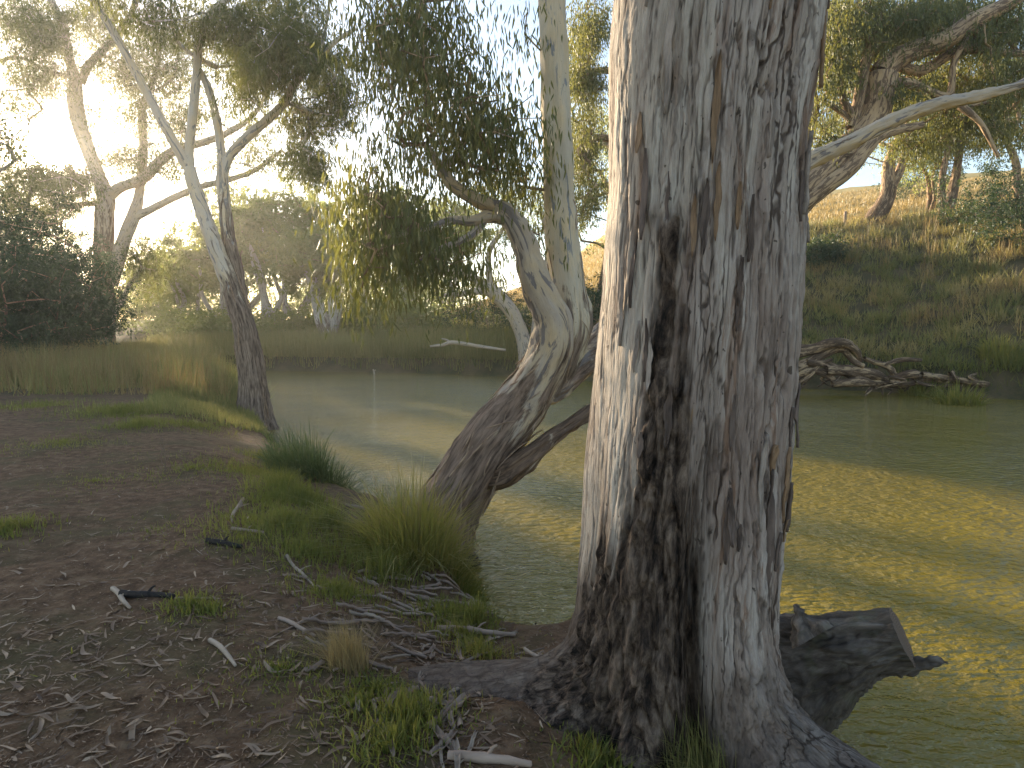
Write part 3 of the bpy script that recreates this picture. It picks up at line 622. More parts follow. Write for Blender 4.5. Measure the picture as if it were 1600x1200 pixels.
bl4 = [(150, 200, 45, 50, 52.0, 4, 12), (205, 245, 40, 22, 52, 3, 12), (30, 220, 30, 40, 52, 3, 12), (285, 140, 40, 40, 52, 3, 14), (85, 272, 62, 17, 52.0, 4, 60), (20, 300, 40, 30, 52, 4, 30), (60, 60, 60, 50, 50, 4, 39), (215, 130, 40, 40, 52, 4, 31), (40, 30, 70, 60, 51.0, 4.9, 78), (60, 110, 70, 45, 51.0, 4.2, 54), (150, 30, 50, 40, 52.5, 4.2, 44), (170, 95, 40, 35, 52.5, 4.2, 28), (25, 170, 45, 35, 51.0, 4.2, 16), (240, 190, 55, 40, 51.0, 4.2, 30), (300, 180, 50, 45, 51.0, 3.5, 26), (230, 90, 55, 60, 52.5, 4.2, 52), (300, 80, 50, 60, 51.0, 4.2, 39), (190, 250, 45, 30, 52.5, 2.8, 14), (270, 255, 50, 22, 51.75, 2.8, 14), (350, 250, 40, 22, 51.0, 2.8, 9), (90, 300, 60, 35, 49.5, 4.2, 34), (30, 260, 40, 40, 49.5, 4.2, 22), (60, 330, 60, 30, 51.0, 4.2, 26), (215, 395, 32, 40, 52.5, 2.24, 30), (235, 440, 22, 26, 52.5, 1.82, 12), (370, 110, 40, 50, 51.0, 2.8, 26), (400, 210, 45, 35, 51.0, 2.8, 16), (440, 260, 50, 30, 51.0, 2.8, 14), (130, 285, 25, 30, 54.0, 2.1, 8), (480, 270, 50, 25, 54.0, 2.8, 14)]  # includes dense low clumps added across the sun's path to shade the near ground
gum('gum_tree', 'tall pale gum with twin stems growing from the grassy left bank', 52, st4, bl4, 31, 'leaf_mid', 'gum_pink', .32, .068, 84, 1.1, .7, 26, .3, .05,
    [[.9, .9, .8, .5, .2, 0, 0, 0, 0], [.3, .2, 0, 0, 0]], False, 8, 1.0, .42, .022, 1.3)

# ================================================================== bushes and trees behind the left bank
def mpath(x, y, pts):
    """points relative to a base on the ground: (dx, dy, dz, radius)"""
    z = float(H(np.array([x]), np.array([y]))[0]); a = np.array(pts, float)
    return a[:, :3]+[x, y, z], a[:, 3], z
def tree_at(name, label, x, y, height, crown_r, seed, leaf, bark, stems=2, L=.3, wd=.08, per=60, nt=60, spread=.8, cz=.6, tint=.45, group=None, cat='gum tree', trunk_r=None, lean=0.0, low=.25, droop=.6, flat=.75, vz=1.0, tmat=None):
    rng = np.random.RandomState(seed); z0 = float(H(np.array([x]), np.array([y]))[0])
    root = thing(name, label, cat, (x, y, z0), group); sk = []
    tr = trunk_r or height*.022
    for k in range(stems):
        a = rng.uniform(0, 2*math.pi) if k or not lean else (math.pi if lean < 0 else 0)
        sp_ = (abs(lean) if k == 0 and lean else rng.uniform(.10, .28))*height
        hh_ = height*rng.uniform(.6, .8); pts = [(0, 0, -.3), (0, 0, 0)]
        for t in (.2, .45, .7, 1):
            pts.append((math.cos(a)*sp_*t**.8+rng.normal()*height*.018, math.sin(a)*sp_*t*.8+rng.normal()*height*.015, hh_*t))
        pts = np.array(pts)+[x+rng.normal()*.1*(k > 0), y, z0]; r = tr*(1 if k == 0 else .7)*np.array([1.25, 1.15, .85, .65, .45, .2])
        w = Wood(); w.tube(pts, r, 10, height*.04, [.7, .5, .1, 0, 0], .08, 0, True, seed+k); w.build('trunk' if k == 0 else 'limb', M[bark], root)
        s_, _ = smooth_path(pts, r, height*.06); sk.append(s_[int(len(s_)*low):])
    v = rng.normal(size=(nt, 3)); v /= np.linalg.norm(v, axis=1)[:, None]; v *= (rng.uniform(size=(nt, 1))**.35)
    C = np.array([x+lean*height*.6, y, z0+height*cz]); T = C+v*np.array([crown_r, crown_r, height*(1-cz)*vz])
    T += rng.normal(size=T.shape)*.25
    ch = grow(np.concatenate(sk), T, rng, height*.0022, height*.09, .5, .10, .14)
    tw = Wood()
    for i, (p, r) in enumerate(ch): tw.tube(p, r, 4, height*.05, 0.0, 0, 0, False, i*.1)
    tw.build('branches', M[tmat or bark], root)['kind'] = 'stuff'
    lv = Leaves(); lv.clumps(T, per, spread, L, wd, droop, rng, False, 8, spread, tint)
    ends = np.concatenate([p[-2:-1]*.5+p[-1:]*.5 for p, r in ch]); lv.clumps(ends, per//2, spread*.8, L, wd, droop, rng, False, 6, spread, tint)
    lv.build('crown', M[leaf], root)
    return root
def at(px, D): return float(P(px, 540, D)[0]), float(D)
BUSH = [(-40, 27, 8.0, 4.0), (20, 29, 7.5, 3.4), (62, 33, 8.8, 3.6), (100, 27, 5.2, 2.3), (125, 38, 8.0, 3.0), (-5, 22, 5.0, 2.6), (60, 24, 4.4, 2.2)]
bl_ = ['dark bushy wattle farthest left behind the tall grass', 'dense dark green wattle rising below the sun', 'taller dark wattle just left of the twin-stemmed gum', 'low rounded dark bush beside the twin-stemmed gum trunk',
       'dark wattle partly behind the twin-stemmed gum trunk', 'small dark shrub low at the left edge', 'small dark shrub above the dry grass on the left']
for k, (px, D, h_, cr_) in enumerate(BUSH):
    x, y = at(px, D)
    tree_at('wattle_bush', bl_[k], x, y, h_, cr_, 60+k, 'leaf_bush', 'gum_brown', 3, .18, .06, 90, 110, .55, .50, .35+.05*(k % 3), 'dark bushes behind the left bank', 'bush', .10, 0, .1, .3)
LT = [(-120, 30, 15, 5, 'gum standing past the left edge of the grassy bank'), (95, 55, 15, 5, 'hazy gum seen behind the dark bushes near the sun'), (20, 62, 17, 6, 'far gum crown at the left edge below the sun'), (250, 78, 9, 5, 'pale hazy gum at the far bend of the river')]
for k, (px, D, h_, cr_, lb) in enumerate(LT):
    x, y = at(px, D)
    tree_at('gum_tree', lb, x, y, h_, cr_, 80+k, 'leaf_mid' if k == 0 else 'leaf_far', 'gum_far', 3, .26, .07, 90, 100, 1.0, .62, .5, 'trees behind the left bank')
# ================================================================== trees along the far bank
FT = [(300, 72, 10.5, 4.5, 3, 'leftmost hazy gum of the far bank row'), (340, 60, 11.5, 4.5, 4, 'hazy gum with several white stems on the far bank'), (385, 66, 16, 5.0, 3, 'tall hazy gum behind the slim forked gum'),
      (425, 56, 13.5, 4.4, 4, 'many-stemmed white gum right of the forked trunk'), (470, 62, 15, 5.0, 3, 'tallest dark crown of the far bank row'), (515, 50, 9.0, 3.5, 5, 'big pale gum with spreading limbs over the reed bank'),
      (560, 60, 12.5, 5, 3, 'far gum behind the hanging foliage'), (640, 62, 13, 5.5, 3, 'far gum crown showing between hanging leaves'), (700, 70, 13, 5, 3, 'small far gum on the hill behind the leaning gum'),
      (260, 92, 10, 6, 3, 'faint gum at the end of the river bend'), (365, 85, 14, 6, 3, 'faint tall gum behind the far bank row')]
for k, (px, D, h_, cr_, ns, lb) in enumerate(FT):
    x, y = at(px, D)
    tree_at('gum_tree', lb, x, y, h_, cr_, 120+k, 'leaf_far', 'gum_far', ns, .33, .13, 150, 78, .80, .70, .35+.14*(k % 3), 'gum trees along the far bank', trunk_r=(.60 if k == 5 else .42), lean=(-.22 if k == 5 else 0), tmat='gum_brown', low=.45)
US = [(285, 62, 3.1, 3.6), (330, 55, 2.48, 3.2), (375, 58, 2.79, 3.6), (430, 52, 2.23, 3.2), (480, 56, 3.1, 3.6), (545, 54, 2.48, 3.2), (600, 52, 3.1, 3.6), (655, 50, 2.79, 3.2), (240, 70, 5, 4.0), (210, 80, 6, 4.0), (300, 80, 7, 4.8), (350, 95, 9, 6.4), (430, 85, 8, 5.6), (520, 80, 8, 5.6), (600, 78, 9, 5.6), (265, 110, 8, 7), (320, 105, 9, 8), (380, 110, 10, 8), (440, 105, 10, 8), (500, 100, 10, 8), (560, 98, 9, 8), (630, 95, 9, 7), (700, 80, 7, 6), (640, 66, 5, 5)]
for k, (px, D, h_, cr_) in enumerate(US):
    x, y = at(px, D)
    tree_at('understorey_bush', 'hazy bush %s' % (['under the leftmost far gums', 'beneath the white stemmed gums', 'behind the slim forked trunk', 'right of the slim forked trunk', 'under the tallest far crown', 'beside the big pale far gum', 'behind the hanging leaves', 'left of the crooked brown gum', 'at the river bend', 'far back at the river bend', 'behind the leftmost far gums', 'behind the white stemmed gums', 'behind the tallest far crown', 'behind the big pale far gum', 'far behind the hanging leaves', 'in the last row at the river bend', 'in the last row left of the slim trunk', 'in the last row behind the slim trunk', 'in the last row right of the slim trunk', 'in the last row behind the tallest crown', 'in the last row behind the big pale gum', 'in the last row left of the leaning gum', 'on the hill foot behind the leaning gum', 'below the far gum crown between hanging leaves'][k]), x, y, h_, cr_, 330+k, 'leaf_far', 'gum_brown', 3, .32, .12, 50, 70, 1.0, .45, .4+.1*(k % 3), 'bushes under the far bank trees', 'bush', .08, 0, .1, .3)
# crooked tree on the far bank behind the leaning gum
st7 = [('trunk', [(826, 560, 26), (815, 520, 22), (798, 485, 22), (775, 460, 22), (760, 450, 22)]),
       ('limb', [(764, 452, 16), (735, 432, 14), (700, 425, 12), (660, 428, 11, -.5), (610, 440, 9, -1), (570, 452, 6, -1)]),
       ('limb', [(762, 455, 12), (740, 456, 11), (715, 460, 8), (690, 462, 5)]),
       ('limb', [(768, 450, 11), (764, 420, 9), (766, 390, 8), (790, 350, 6), (800, 320, 5)]),
       ('limb', [(750, 440, 9), (728, 420, 7), (705, 390, 6), (690, 370, 4)]),
       ('limb', [(836, 560, 16), (838, 500, 14), (850, 440, 12), (858, 380, 10), (845, 330, 7)])]
bl7 = [(650, 440, 55, 18, 34, 1.5, 16), (720, 380, 40, 30, 35, 1.5, 14), (800, 350, 40, 40, 35, 2, 24), (850, 330, 40, 50, 36, 2, 26), (770, 300, 50, 40, 36, 2, 24), (700, 340, 50, 30, 36, 2, 14)]
gum('gum_tree', 'crooked brown gum bending left on the far bank behind the leaning gum', 35, st7, bl7, 41, 'leaf_far', 'gum_pink', .2, .045, 90, .7, .8, 14, .25, 0, [[.4, .2, 0]], False, 7, .6, .55, .014, .8, group='gum trees along the far bank')
# spreading tree right of the big trunk
st8 = [('trunk', [(1150, 590, 57), (1165, 520, 57), (1185, 420, 60), (1215, 350, 60), (1250, 305, 53), (1300, 258, 48), (1345, 215, 46), (1365, 180, 44), (1372, 150, 41), (1378, 118, 44)]),
       ('limb', [(1376, 118, 39), (1395, 96, 34), (1430, 78, 30), (1480, 62, 28), (1515, 36, 25), (1560, 14, 21), (1620, -20, 16)]),
       ('limb', [(1240, 330, 25, -.3), (1290, 292, 24, -.5), (1330, 262, 23, -.6), (1352, 235, 20, -.6), (1380, 210, 16, -.5), (1440, 195, 11)]),
       ('limb', [(1330, 200, 18), (1340, 165, 16), (1348, 120, 16), (1355, 90, 15), (1370, 40, 12), (1385, -10, 9)]),
       ('limb', [(1250, 262, 18, .4), (1262, 215, 16, .4), (1272, 175, 15, .4), (1268, 140, 15, .4)]),
       ('limb', [(1335, 190, 16), (1320, 160, 11), (1308, 120, 8), (1290, 90, 7), (1270, 60, 5)]),
       ('limb', [(1400, 100, 16), (1440, 110, 16, .5), (1500, 78, 14, .7), (1560, 82, 11, .7), (1620, 85, 8, .7)]),
       ('limb', [(1378, 130, 16), (1420, 130, 14), (1480, 150, 11), (1490, 100, 9), (1510, 60, 7)]),
       ('limb', [(1336, 200, 11), (1318, 178, 8), (1290, 160, 7), (1278, 155, 5)]),
       ('limb', [(1185, 420, 23, 1), (1080, 300, 18, 2), (1000, 240, 16, 3), (940, 215, 11, 3.5), (905, 230, 7, 3.5)]), ('limb', [(1180, 380, 18, 1), (1080, 180, 16, 2), (980, 120, 12, 3), (930, 110, 8, 3.5), (900, 125, 5, 3.5)]),
       ('limb', [(1500, 165, 11, -.5), (1530, 190, 8, -.6), (1545, 215, 7, -.6), (1560, 245, 5, -.6)])]
bl8 = [(905, 90, 26, 60, 27, 1.5, 40), (910, 220, 26, 50, 27, 1.5, 34), (1290, 20, 40, 30, 26, 2, 30), (1400, 30, 60, 40, 27, 2, 44), (1540, 20, 60, 30, 27, 2, 36), (1460, 130, 50, 30, 27, 2, 26), (1570, 170, 50, 40, 27, 2, 30), (1330, 150, 40, 40, 26, 2, 20), (912, 150, 32, 75, 25, 1.5, 62), (915, 290, 26, 60, 26, 1.5, 42), (925, 40, 34, 50, 24, 1.5, 42), (1330, 70, 60, 60, 24, 2, 50), (1480, 10, 90, 40, 24, 2, 50), (1500, 110, 90, 50, 25, 2, 50), (1310, 40, 45, 45, 22, 2, 50), (1350, 20, 50, 40, 22, 2, 42), (1440, 20, 60, 30, 22.5, 2, 50), (1530, 60, 60, 40, 23, 2, 45), (1580, 110, 50, 50, 23, 2, 42), (1300, 110, 40, 40, 22, 1.5, 37), (1420, 140, 60, 30, 23, 2, 32), (1450, 60, 50, 30, 23.5, 2, 32), (1290, 190, 35, 35, 22.5, 1.5, 20), (1500, 170, 60, 30, 23, 2, 30), (1590, 40, 40, 40, 23, 2, 25), (1440, 210, 60, 25, 24, 1.5, 20), (1560, 200, 50, 30, 24, 2, 27), (1380, 60, 30, 30, 22, 1.5, 15)]
gum('gum_tree', 'spreading brown gum with sunlit crooked limbs to the right of the big trunk', 22, st8, bl8, 47, 'leaf', 'gum_brown', .17, .038, 80, .55, 1.2, 22, .12, .05,
    [[.9, .8, .7, .5, .4, .3, .3], [.1, 0, 0], [.3, .1, 0]], False, 8, .5, .48, .012, .5, wig=.2, cat='gum tree')
# column of foliage between the two trunks and the hilltop trees
HT = [(1356, 45, 12.5, 4.6, 26, 'stout brown hilltop gum with a thick straight trunk'), (1466, 44, 12, 4.2, 17, 'darker hilltop gum with twin upright trunks'), (1438, 46, 8.0, 2.6, 9, 'thin crooked hilltop sapling between the two bigger gums'),
      (1590, 41, 10, 4.2, 22, 'dark gum at the right edge on the hillside'), (930, 44, 15, 4.0, 18, 'sunlit gum filling the gap between the two near trunks'), (1010, 48, 17, 5, 20, 'gum hidden mostly behind the big trunk')]
for k, (px, D, h_, cr_, wpx, lb) in enumerate(HT):
    x, y = at(px, D)
    tree_at('gum_tree', lb, x, y, h_, cr_, 200+k, 'leaf_far', 'gum_brown', 2, .24, .07, 70, 110, .8, .66, .5, 'trees on the far slope', trunk_r=wpx/F*D/2, low=.5)
SB = [(1268, 40, 1.6, 1.6, 'low dark bush at the top of the far slope beside the big trunk'), (1540, 38, 3.6, 3.2, 'dark spreading bush under the right edge trees'), (1600, 33, 4.0, 2.6, 'leafy bush at the right edge of the slope'), (880, 37, 4.2, 3.2, 'dark bush behind the leaning gum fork'), (770, 44, 4.5, 3.8, 'dark rounded bush on the far slope behind the crooked gum'), (945, 36, 4, 2.8, 'dark bush between the leaning gum and the big trunk'), (1420, 60, 4.0, 3.2, 'blue green bush on the golden hill behind the hilltop gums')]
for k, (px, D, h_, cr_, lb) in enumerate(SB):
    x, y = at(px, D)
    tree_at('slope_bush', lb, x, y, h_, cr_, 260+k, 'leaf_bush', 'gum_brown', 3, .18, .06, 90, 70, .5, .45, .5, 'bushes on the far slope', 'bush', .06, 0, .1, .3)

# ================================================================== grasses
def blades(name, X, Y, h0, h1, wd, lean, mat, rng, tint, fine=False, label=None, Z=None, parent=None, cat=None, wind=None):
    n = len(X); Z = H(X, Y) if Z is None else Z
    hgt = rng.uniform(h0, h1, n); a = rng.uniform(0, 2*math.pi, n); ln = np.abs(rng.normal(size=n))*lean
    if wind is not None: a = wind
    d = np.stack([np.cos(a)*ln, np.sin(a)*ln, np.ones(n)], -1)
    b = rng.uniform(0, math.pi, n); s_ = np.stack([np.cos(b), np.sin(b), 0*b], -1)*(wd/2)*rng.uniform(.6, 1.3, n)[:, None]
    B = np.stack([X, Y, Z-.02], -1); tn = np.clip(tint+rng.normal(size=n)*.18, 0, 1)
    if not fine:
        V = np.stack([B-s_, B+s_, B+d*hgt[:, None]], 1).reshape(-1, 3); T = np.arange(n*3).reshape(-1, 3); k = 3
    else:
        q = lambda t: B+np.stack([d[:, 0]*t**1.8, d[:, 1]*t**1.8, t*(1-.35*np.minimum(ln, 1.2)*t)], -1)*hgt[:, None]
        V = np.stack([B-s_, B+s_, q(.4)-s_*.8, q(.4)+s_*.8, q(.75)-s_*.5, q(.75)+s_*.5, q(1.0)], 1).reshape(-1, 3); kk = np.arange(n)[:, None]*7
        T = np.concatenate([kk+[0, 1, 3], kk+[0, 3, 2], kk+[2, 3, 5], kk+[2, 5, 4], kk+[4, 5, 6]]); k = 7
    o = mesh(name, V, T, mat, parent, {'tint': np.repeat(tn, k)}, smooth=False)
    if parent is None: tag(o, label, cat, kind='stuff')
    return o
rng = np.random.RandomState(77)
def scatter_far(n, y0, y1, x0, x1, dmin, dmax, near=False, dens=None):
    x = rng.uniform(x0, x1, n); y = rng.uniform(y0, y1, n)
    _, dn, df, ins, nr = hcoarse(x, y); d = dn if near else df
    k = (~ins) & (nr == near) & (d > dmin) & (d < dmax)
    if dens is not None: k &= rng.uniform(size=n) < dens(x, y, d)
    return x[k], y[k], d[k]
# reeds and long grass on the far bank
x, y, d = scatter_far(150000, 24, 60, -32, 12, .05, 6)
tn = .35+.35*noise(x*.35, y*.35, 2)
blades('reeds', x, y, .6, 1.7, .045, .2, M['reed'], rng, tn+.1, False, 'tall reeds and grass along the foot of the far bank', cat='reeds')
def tufts(x, y, per, rad, tn, h):
    i = np.repeat(np.arange(len(x)), per); a = rng.uniform(0, 6.283, len(i)); rr = rad*np.abs(rng.normal(size=len(i)))
    hs = h*rng.uniform(.5, 1.3, len(x)); return x[i]+np.cos(a)*rr, y[i]+np.sin(a)*rr, np.clip(tn+rng.normal(size=len(x))*.16, 0, 1)[i], hs[i]*rng.uniform(.5, 1.1, len(i)), a+rng.normal(size=len(i))*.5
x, y, d = scatter_far(26000, 18, 56, -22, 42, .3, 24, dens=lambda x, y, d: np.clip(1.1-.02*d, .3, 1)*(.2+.9*ss(-.3, .3, noise(x*.6, y*.6, 4))))
tn = .25+.65*ss(-.05, .4, fbm(x*.35, y*.35, 6, 3))
x, y, tn, hs, wa = tufts(x, y, 12, .16, tn, .62)
blades('slope_grass', x, y, hs, hs+.001, .045, .55, M['reed'], rng, tn, False, 'rough green and straw grass covering the far slope', cat='grass', wind=wa)
x, y, d = scatter_far(140000, 40, 120, -10, 100, 19, 75)
blades('hill_grass', x, y, .2, .6, .10, .4, M['straw'], rng, .75+0*x, False, 'dry golden grass on the hill beyond the river', cat='grass')
x, y, d = scatter_far(90000, 18, 52, 2, 42, 1, 22, dens=lambda x, y, d: ss(.05, .45, fbm(x*.5+9, y*.5, 3, 3)))
blades('straw_stalks', x, y, .4, 1.15, .03, .25, M['straw'], rng, .45+0*x, False, 'patches of dry straw stalks on the shaded far slope', cat='grass')
# seed-headed grass at far right waterline
x, y, d = scatter_far(60000, 15, 28, 13, 34, .02, 1.6, dens=lambda x, y, d: .2+.8*ss(0, .3, noise(x*.7, y*.7, 9)))
blades('bank_tufts', x, y, .2, .8, .025, .5, M['grass'], rng, .55+.3*noise(x, y), False, 'bright green tufts overhanging the far waterline', cat='grass')
# tall dry grass on the left bank
x, y, d = scatter_far(200000, 11.5, 44, -34, -6, .1, 40, True, dens=lambda x, y, d: ss(14.0, 19.5, y+5*fbm(x*.45, y*.45, 7, 3))*np.clip(26/y, .4, 1))
tn = np.clip(.50+.6*fbm(x*.35, y*.35, 1, 3), 0, 1)
hb = (.15+.85*ss(13.5, 21, y+3*fbm(x*.6, y*.6, 2, 2)))*(1+.5*noise(x*.8, y*.8, 5))
blades('bank_grass', x, y, .3*hb, 1.25*hb, .034, .3, M['reed'], rng, tn, False, 'tall uncut grass along the left bank', cat='grass')
x, y, d = scatter_far(60000, 15.5, 32, -30, -6, .8, 30, True, dens=lambda x, y, d: ss(-.4, .3, noise(x*.45+4, y*.45)))
blades('dry_grass', x, y, .6, 1.35, .026, .3, M['straw'], rng, .35+0*x, False, 'reddish dry grass stalks on the left bank', cat='grass')
# bush of reeds at the water edge behind the slim gum
x, y, d = scatter_far(110000, 12.0, 34, -18, -4.2, .0, 2.6, True)
hb = .22+.78*ss(15, 18.5, y+noise(x, y))
blades('edge_reeds', x, y, .4*hb, 1.05*hb, .03, .35, M['reed'], rng, .22+.15*noise(x, y), False, 'leafy green growth at the water edge behind the slim gum', cat='reeds')
# point at the river bend, its sunlit look put into straw-pale blades
x, y, d = scatter_far(50000, 40, 56, -50, -22, .0, 5, True)
blades('sunlit_grass', x, y, .15, .5, .07, .4, M['straw'], rng, .8+0*x, False, 'sunlit pale grass on the point at the river bend', cat='grass')
# short green grass patches near the camera: (px, py, radius m, count, height, tint)
GX, GY, GH, GT = [], [], [], []
def gpatch(px, py, r, n, h, t, ar=1.0):
    n = int(n*.75)
    x0, y0 = Wz(px, py, .85); a = rng.uniform(0, 6.283, n); rr = r*np.abs(rng.normal(size=n))*.6
    GX.append(x0+np.cos(a)*rr*ar); GY.append(y0+np.sin(a)*rr); GH.append(h*rng.uniform(.4, 1.25, n)*np.exp(-(rr/r)**2*.5)*1.1); GT.append(np.clip(t+rng.normal(size=n)*.12, 0, 1))
for a in ((600, 850, .35, 900, .22, .5), (560, 830, .4, 900, .16, .45), (740, 905, .2, 500, .2, .5), (450, 760, .5, 900, .25, .4), (520, 800, .35, 700, .22, .35), (640, 1130, .30, 1500, .10, .55), (610, 1180, .25, 900, .09, .5), (590, 1080, .25, 800, .07, .35), (450, 815, .8, 3200, .14, .45), (480, 850, .5, 1600, .12, .35), (430, 780, .6, 1500, .10, .40), (400, 720, 1.0, 3000, .10, .50), (470, 770, .5, 1500, .16, .3),
          (530, 900, .4, 1300, .10, .4), (300, 960, .28, 800, .08, .45), (330, 965, .2, 400, .07, .4), (440, 1060, .5, 1300, .05, .35), (560, 1110, .4, 1200, .06, .45), (720, 930, .3, 900, .10, .6), (750, 960, .25, 700, .10, .7), (700, 900, .4, 900, .12, .45), (980, 1190, .3, 900, .10, .35), (930, 1180, .2, 500, .09, .45),
          (190, 650, 1.2, 2500, .18, .2), (220, 670, .8, 1500, .16, .2), (100, 700, 1.2, 1500, .07, .35), (300, 740, 1.0, 1200, .06, .4), (10, 845, .4, 900, .12, .45), (415, 690, .5, 1200, .16, .6), (380, 850, .5, 700, .06, .5), (250, 840, .5, 500, .04, .4), (150, 760, .8, 700, .05, .4), (60, 640, 1.6, 2200, .12, .35), (300, 660, 1.2, 1800, .12, .45)): gpatch(*a)
n = 6000; x = rng.uniform(-7, 1.3, n); y = rng.uniform(1.7, 13, n); k = (noise(x*.9, y*.9, 12) > .12); GX.append(x[k]); GY.append(y[k]); GH.append(rng.uniform(.02, .06, k.sum())); GT.append(rng.uniform(.2, 1.0, k.sum()))
GX, GY, GH, GT = map(np.concatenate, (GX, GY, GH, GT))
_, dn, df, ins, nr = hcoarse(GX, GY); k = (~ins) & (dn > .02)
GX, GY, GH, GT = GX[k], GY[k], GH[k], GT[k]
blades('ground_grass', GX, GY, GH, GH*1.02+.001, (.009), .55, M['grass'], rng, GT, True, 'short green grass growing in patches on the dirt bank', cat='grass')
def tussock(name, label, px, py, z, r, n, h0, h1, wd, lean, mat, tint, group=None, cat='grass tussock', dirb=None, ar=1.0):
    x0, y0 = Wz(px, py, z); root = thing(name, label, cat, (x0, y0, z), group)
    a = rng.uniform(0, 6.283, n); rr = r*np.sqrt(rng.uniform(0, 1, n)); X = x0+np.cos(a)*rr*ar; Y = y0+np.sin(a)*rr
    w = a+rng.normal(size=n)*.5 if dirb is None else dirb+rng.normal(size=n)*.5
    Z = np.maximum(H(X, Y), -.05); q_ = (1-.35*(rr/r)**2)*rng.uniform(.7, 1.15, n)
    blades('blades', X, Y, h0*q_, h1*q_, wd, lean*(.35+1.1*rr/r), M[mat], rng, tint, True, Z=Z, parent=root, wind=w)
    return root
tussock('grass_tussock', 'bright green grass tussock, backlight tinted into its blades, at the foot of the leaning gum', 650, 880, .45, .42, 1900, .2, .95, .010, .75, 'grass', .85, ar=1.0)  # pale yellow tint stands in for sunlight that misses this tussock
tussock('grass_tussock', 'smaller green tussock spilling over the bank below the bright one', 705, 890, .35, .30, 900, .2, .45, .009, .6, 'grass', .35)
tussock('rush_clump', 'dark green rush clump leaning over the water edge', 488, 768, .25, .60, 1500, .25, .95, .013, .75, 'rush', .75, cat='rush clump')
tussock('dry_tuft', 'dry brown feathery grass tuft flopped on the dirt', 545, 1045, .85, .10, 900, .15, .30, .003, 1.1, 'straw', .45, cat='dry grass tuft', dirb=2.2)
tussock('grass_tussock', 'long drooping grass in the hollow at the foot of the big trunk', 1090, 1150, .9, .16, 700, .2, .42, .005, .7, 'reed', .45, dirb=4.0)
tussock('dry_tuft', 'straw coloured stalks standing behind the bright tussock', 645, 862, .45, .40, 420, .4, 1.0, .006, .5, 'straw', .6, cat='dry grass tuft')
for (px, py, lb) in ((1500, 600, 'bright tuft on the far bank lit by the sun near the exposed roots'), (1560, 590, 'tall green tuft overhanging the far waterline at the right'), (1440, 590, 'small sunlit tuft beside the tangled roots')):
    tussock('grass_tussock', lb, px, py, .7, .7, 420, .3, 1.2, .035, .6, 'grass', .7, 'tufts on the far waterline')
# ================================================================== litter
def ground_frame(X, Y, e=.04):
    z = H(X, Y); nx_ = (H(X+e, Y)-z)/e; ny_ = (H(X, Y+e)-z)/e
    n = np.stack([-nx_, -ny_, 1+0*z], -1); return z, n/np.linalg.norm(n, axis=1)[:, None]
def litter_mesh(X, Y, L, wd, tint, rng, lift=.006, ang=None):
    z, N = ground_frame(X, Y); a = rng.uniform(0, 6.283, len(X)) if ang is None else ang
    d = np.stack([np.cos(a), np.sin(a), rng.normal(size=len(X))*.12], -1); d -= N*np.sum(d*N, 1)[:, None]*.85; d /= np.linalg.norm(d, axis=1)[:, None]
    fl = N+rng.normal(size=N.shape)*.35
    V, T, k = leaf_arrays(np.stack([X, Y, z+lift], -1)-d*L[:, None]*.5, d, L, wd, rng, True, fl)
    return V, T, np.repeat(tint, k)
n = 60000
y = 1.75*np.exp(rng.uniform(0, 1, n)*math.log(13/1.75)); x = rng.uniform(-1.15, .75, n)*y
px, py = proj(np.stack([x, y, .9+0*x], -1))
dens = .05+.5*ss(.0, .5, fbm(x*1.1, y*1.1, 20, 3))
for (a, b, ra, rb, w) in ((650, 960, 190, 90, 1.3), (700, 1090, 110, 110, 1.0), (260, 870, 110, 50, .7), (560, 930, 120, 60, .8), (170, 1060, 200, 90, .45), (240, 1010, 120, 40, .5), (90, 800, 130, 30, .5), (480, 900, 160, 50, .5), (600, 1150, 160, 60, .5)):
    dens = dens+w*np.exp(-((px-a)/ra)**2-((py-b)/rb)**2)
_, dn, df, ins, nr = hcoarse(x, y)
k = (rng.uniform(size=n) < dens*.15*np.clip(4/y, .25, 1)*1.6) & (~ins) & (dn > .1) & nr
x, y = x[k], y[k]; n = len(x)
kind = rng.uniform(size=n)
L = np.where(kind < .75, rng.uniform(.02, .12, n), rng.uniform(.06, .26, n)*rng.uniform(.5, 1, n)); wd = np.where(kind < .7, rng.uniform(.006, .018, n), rng.uniform(.004, .014, n))
tn = np.clip(np.where(rng.uniform(size=n) < .25, .75, .3)+rng.normal(size=n)*.15, 0, 1)
V, T, t = litter_mesh(x, y, L, wd, tn, rng, rng.uniform(-.004, .010, n))
xm = rng.uniform(-1.1, .7, 26000); ym = 1.75*np.exp(rng.uniform(0, 1, 26000)*math.log(5)); xm *= ym
_, dn, df, ins, nr = hcoarse(xm, ym); k = (~ins) & nr & (dn > .08); xm, ym = xm[k], ym[k]
V2, T2, t2 = litter_mesh(xm, ym, rng.uniform(.008, .035, len(xm)), rng.uniform(.002, .007, len(xm)), np.clip(.3+.25*rng.normal(size=len(xm)), 0, .9), rng)
V, T, t = np.concatenate([V, V2]), np.concatenate([T, T2+len(V)]), np.concatenate([t, t2])
tag(mesh('leaf_litter', V, T, M['litter'], attrs={'tint': t}, smooth=False), 'dry leaves and bark shreds scattered over the dirt bank', 'leaf litter', kind='stuff')
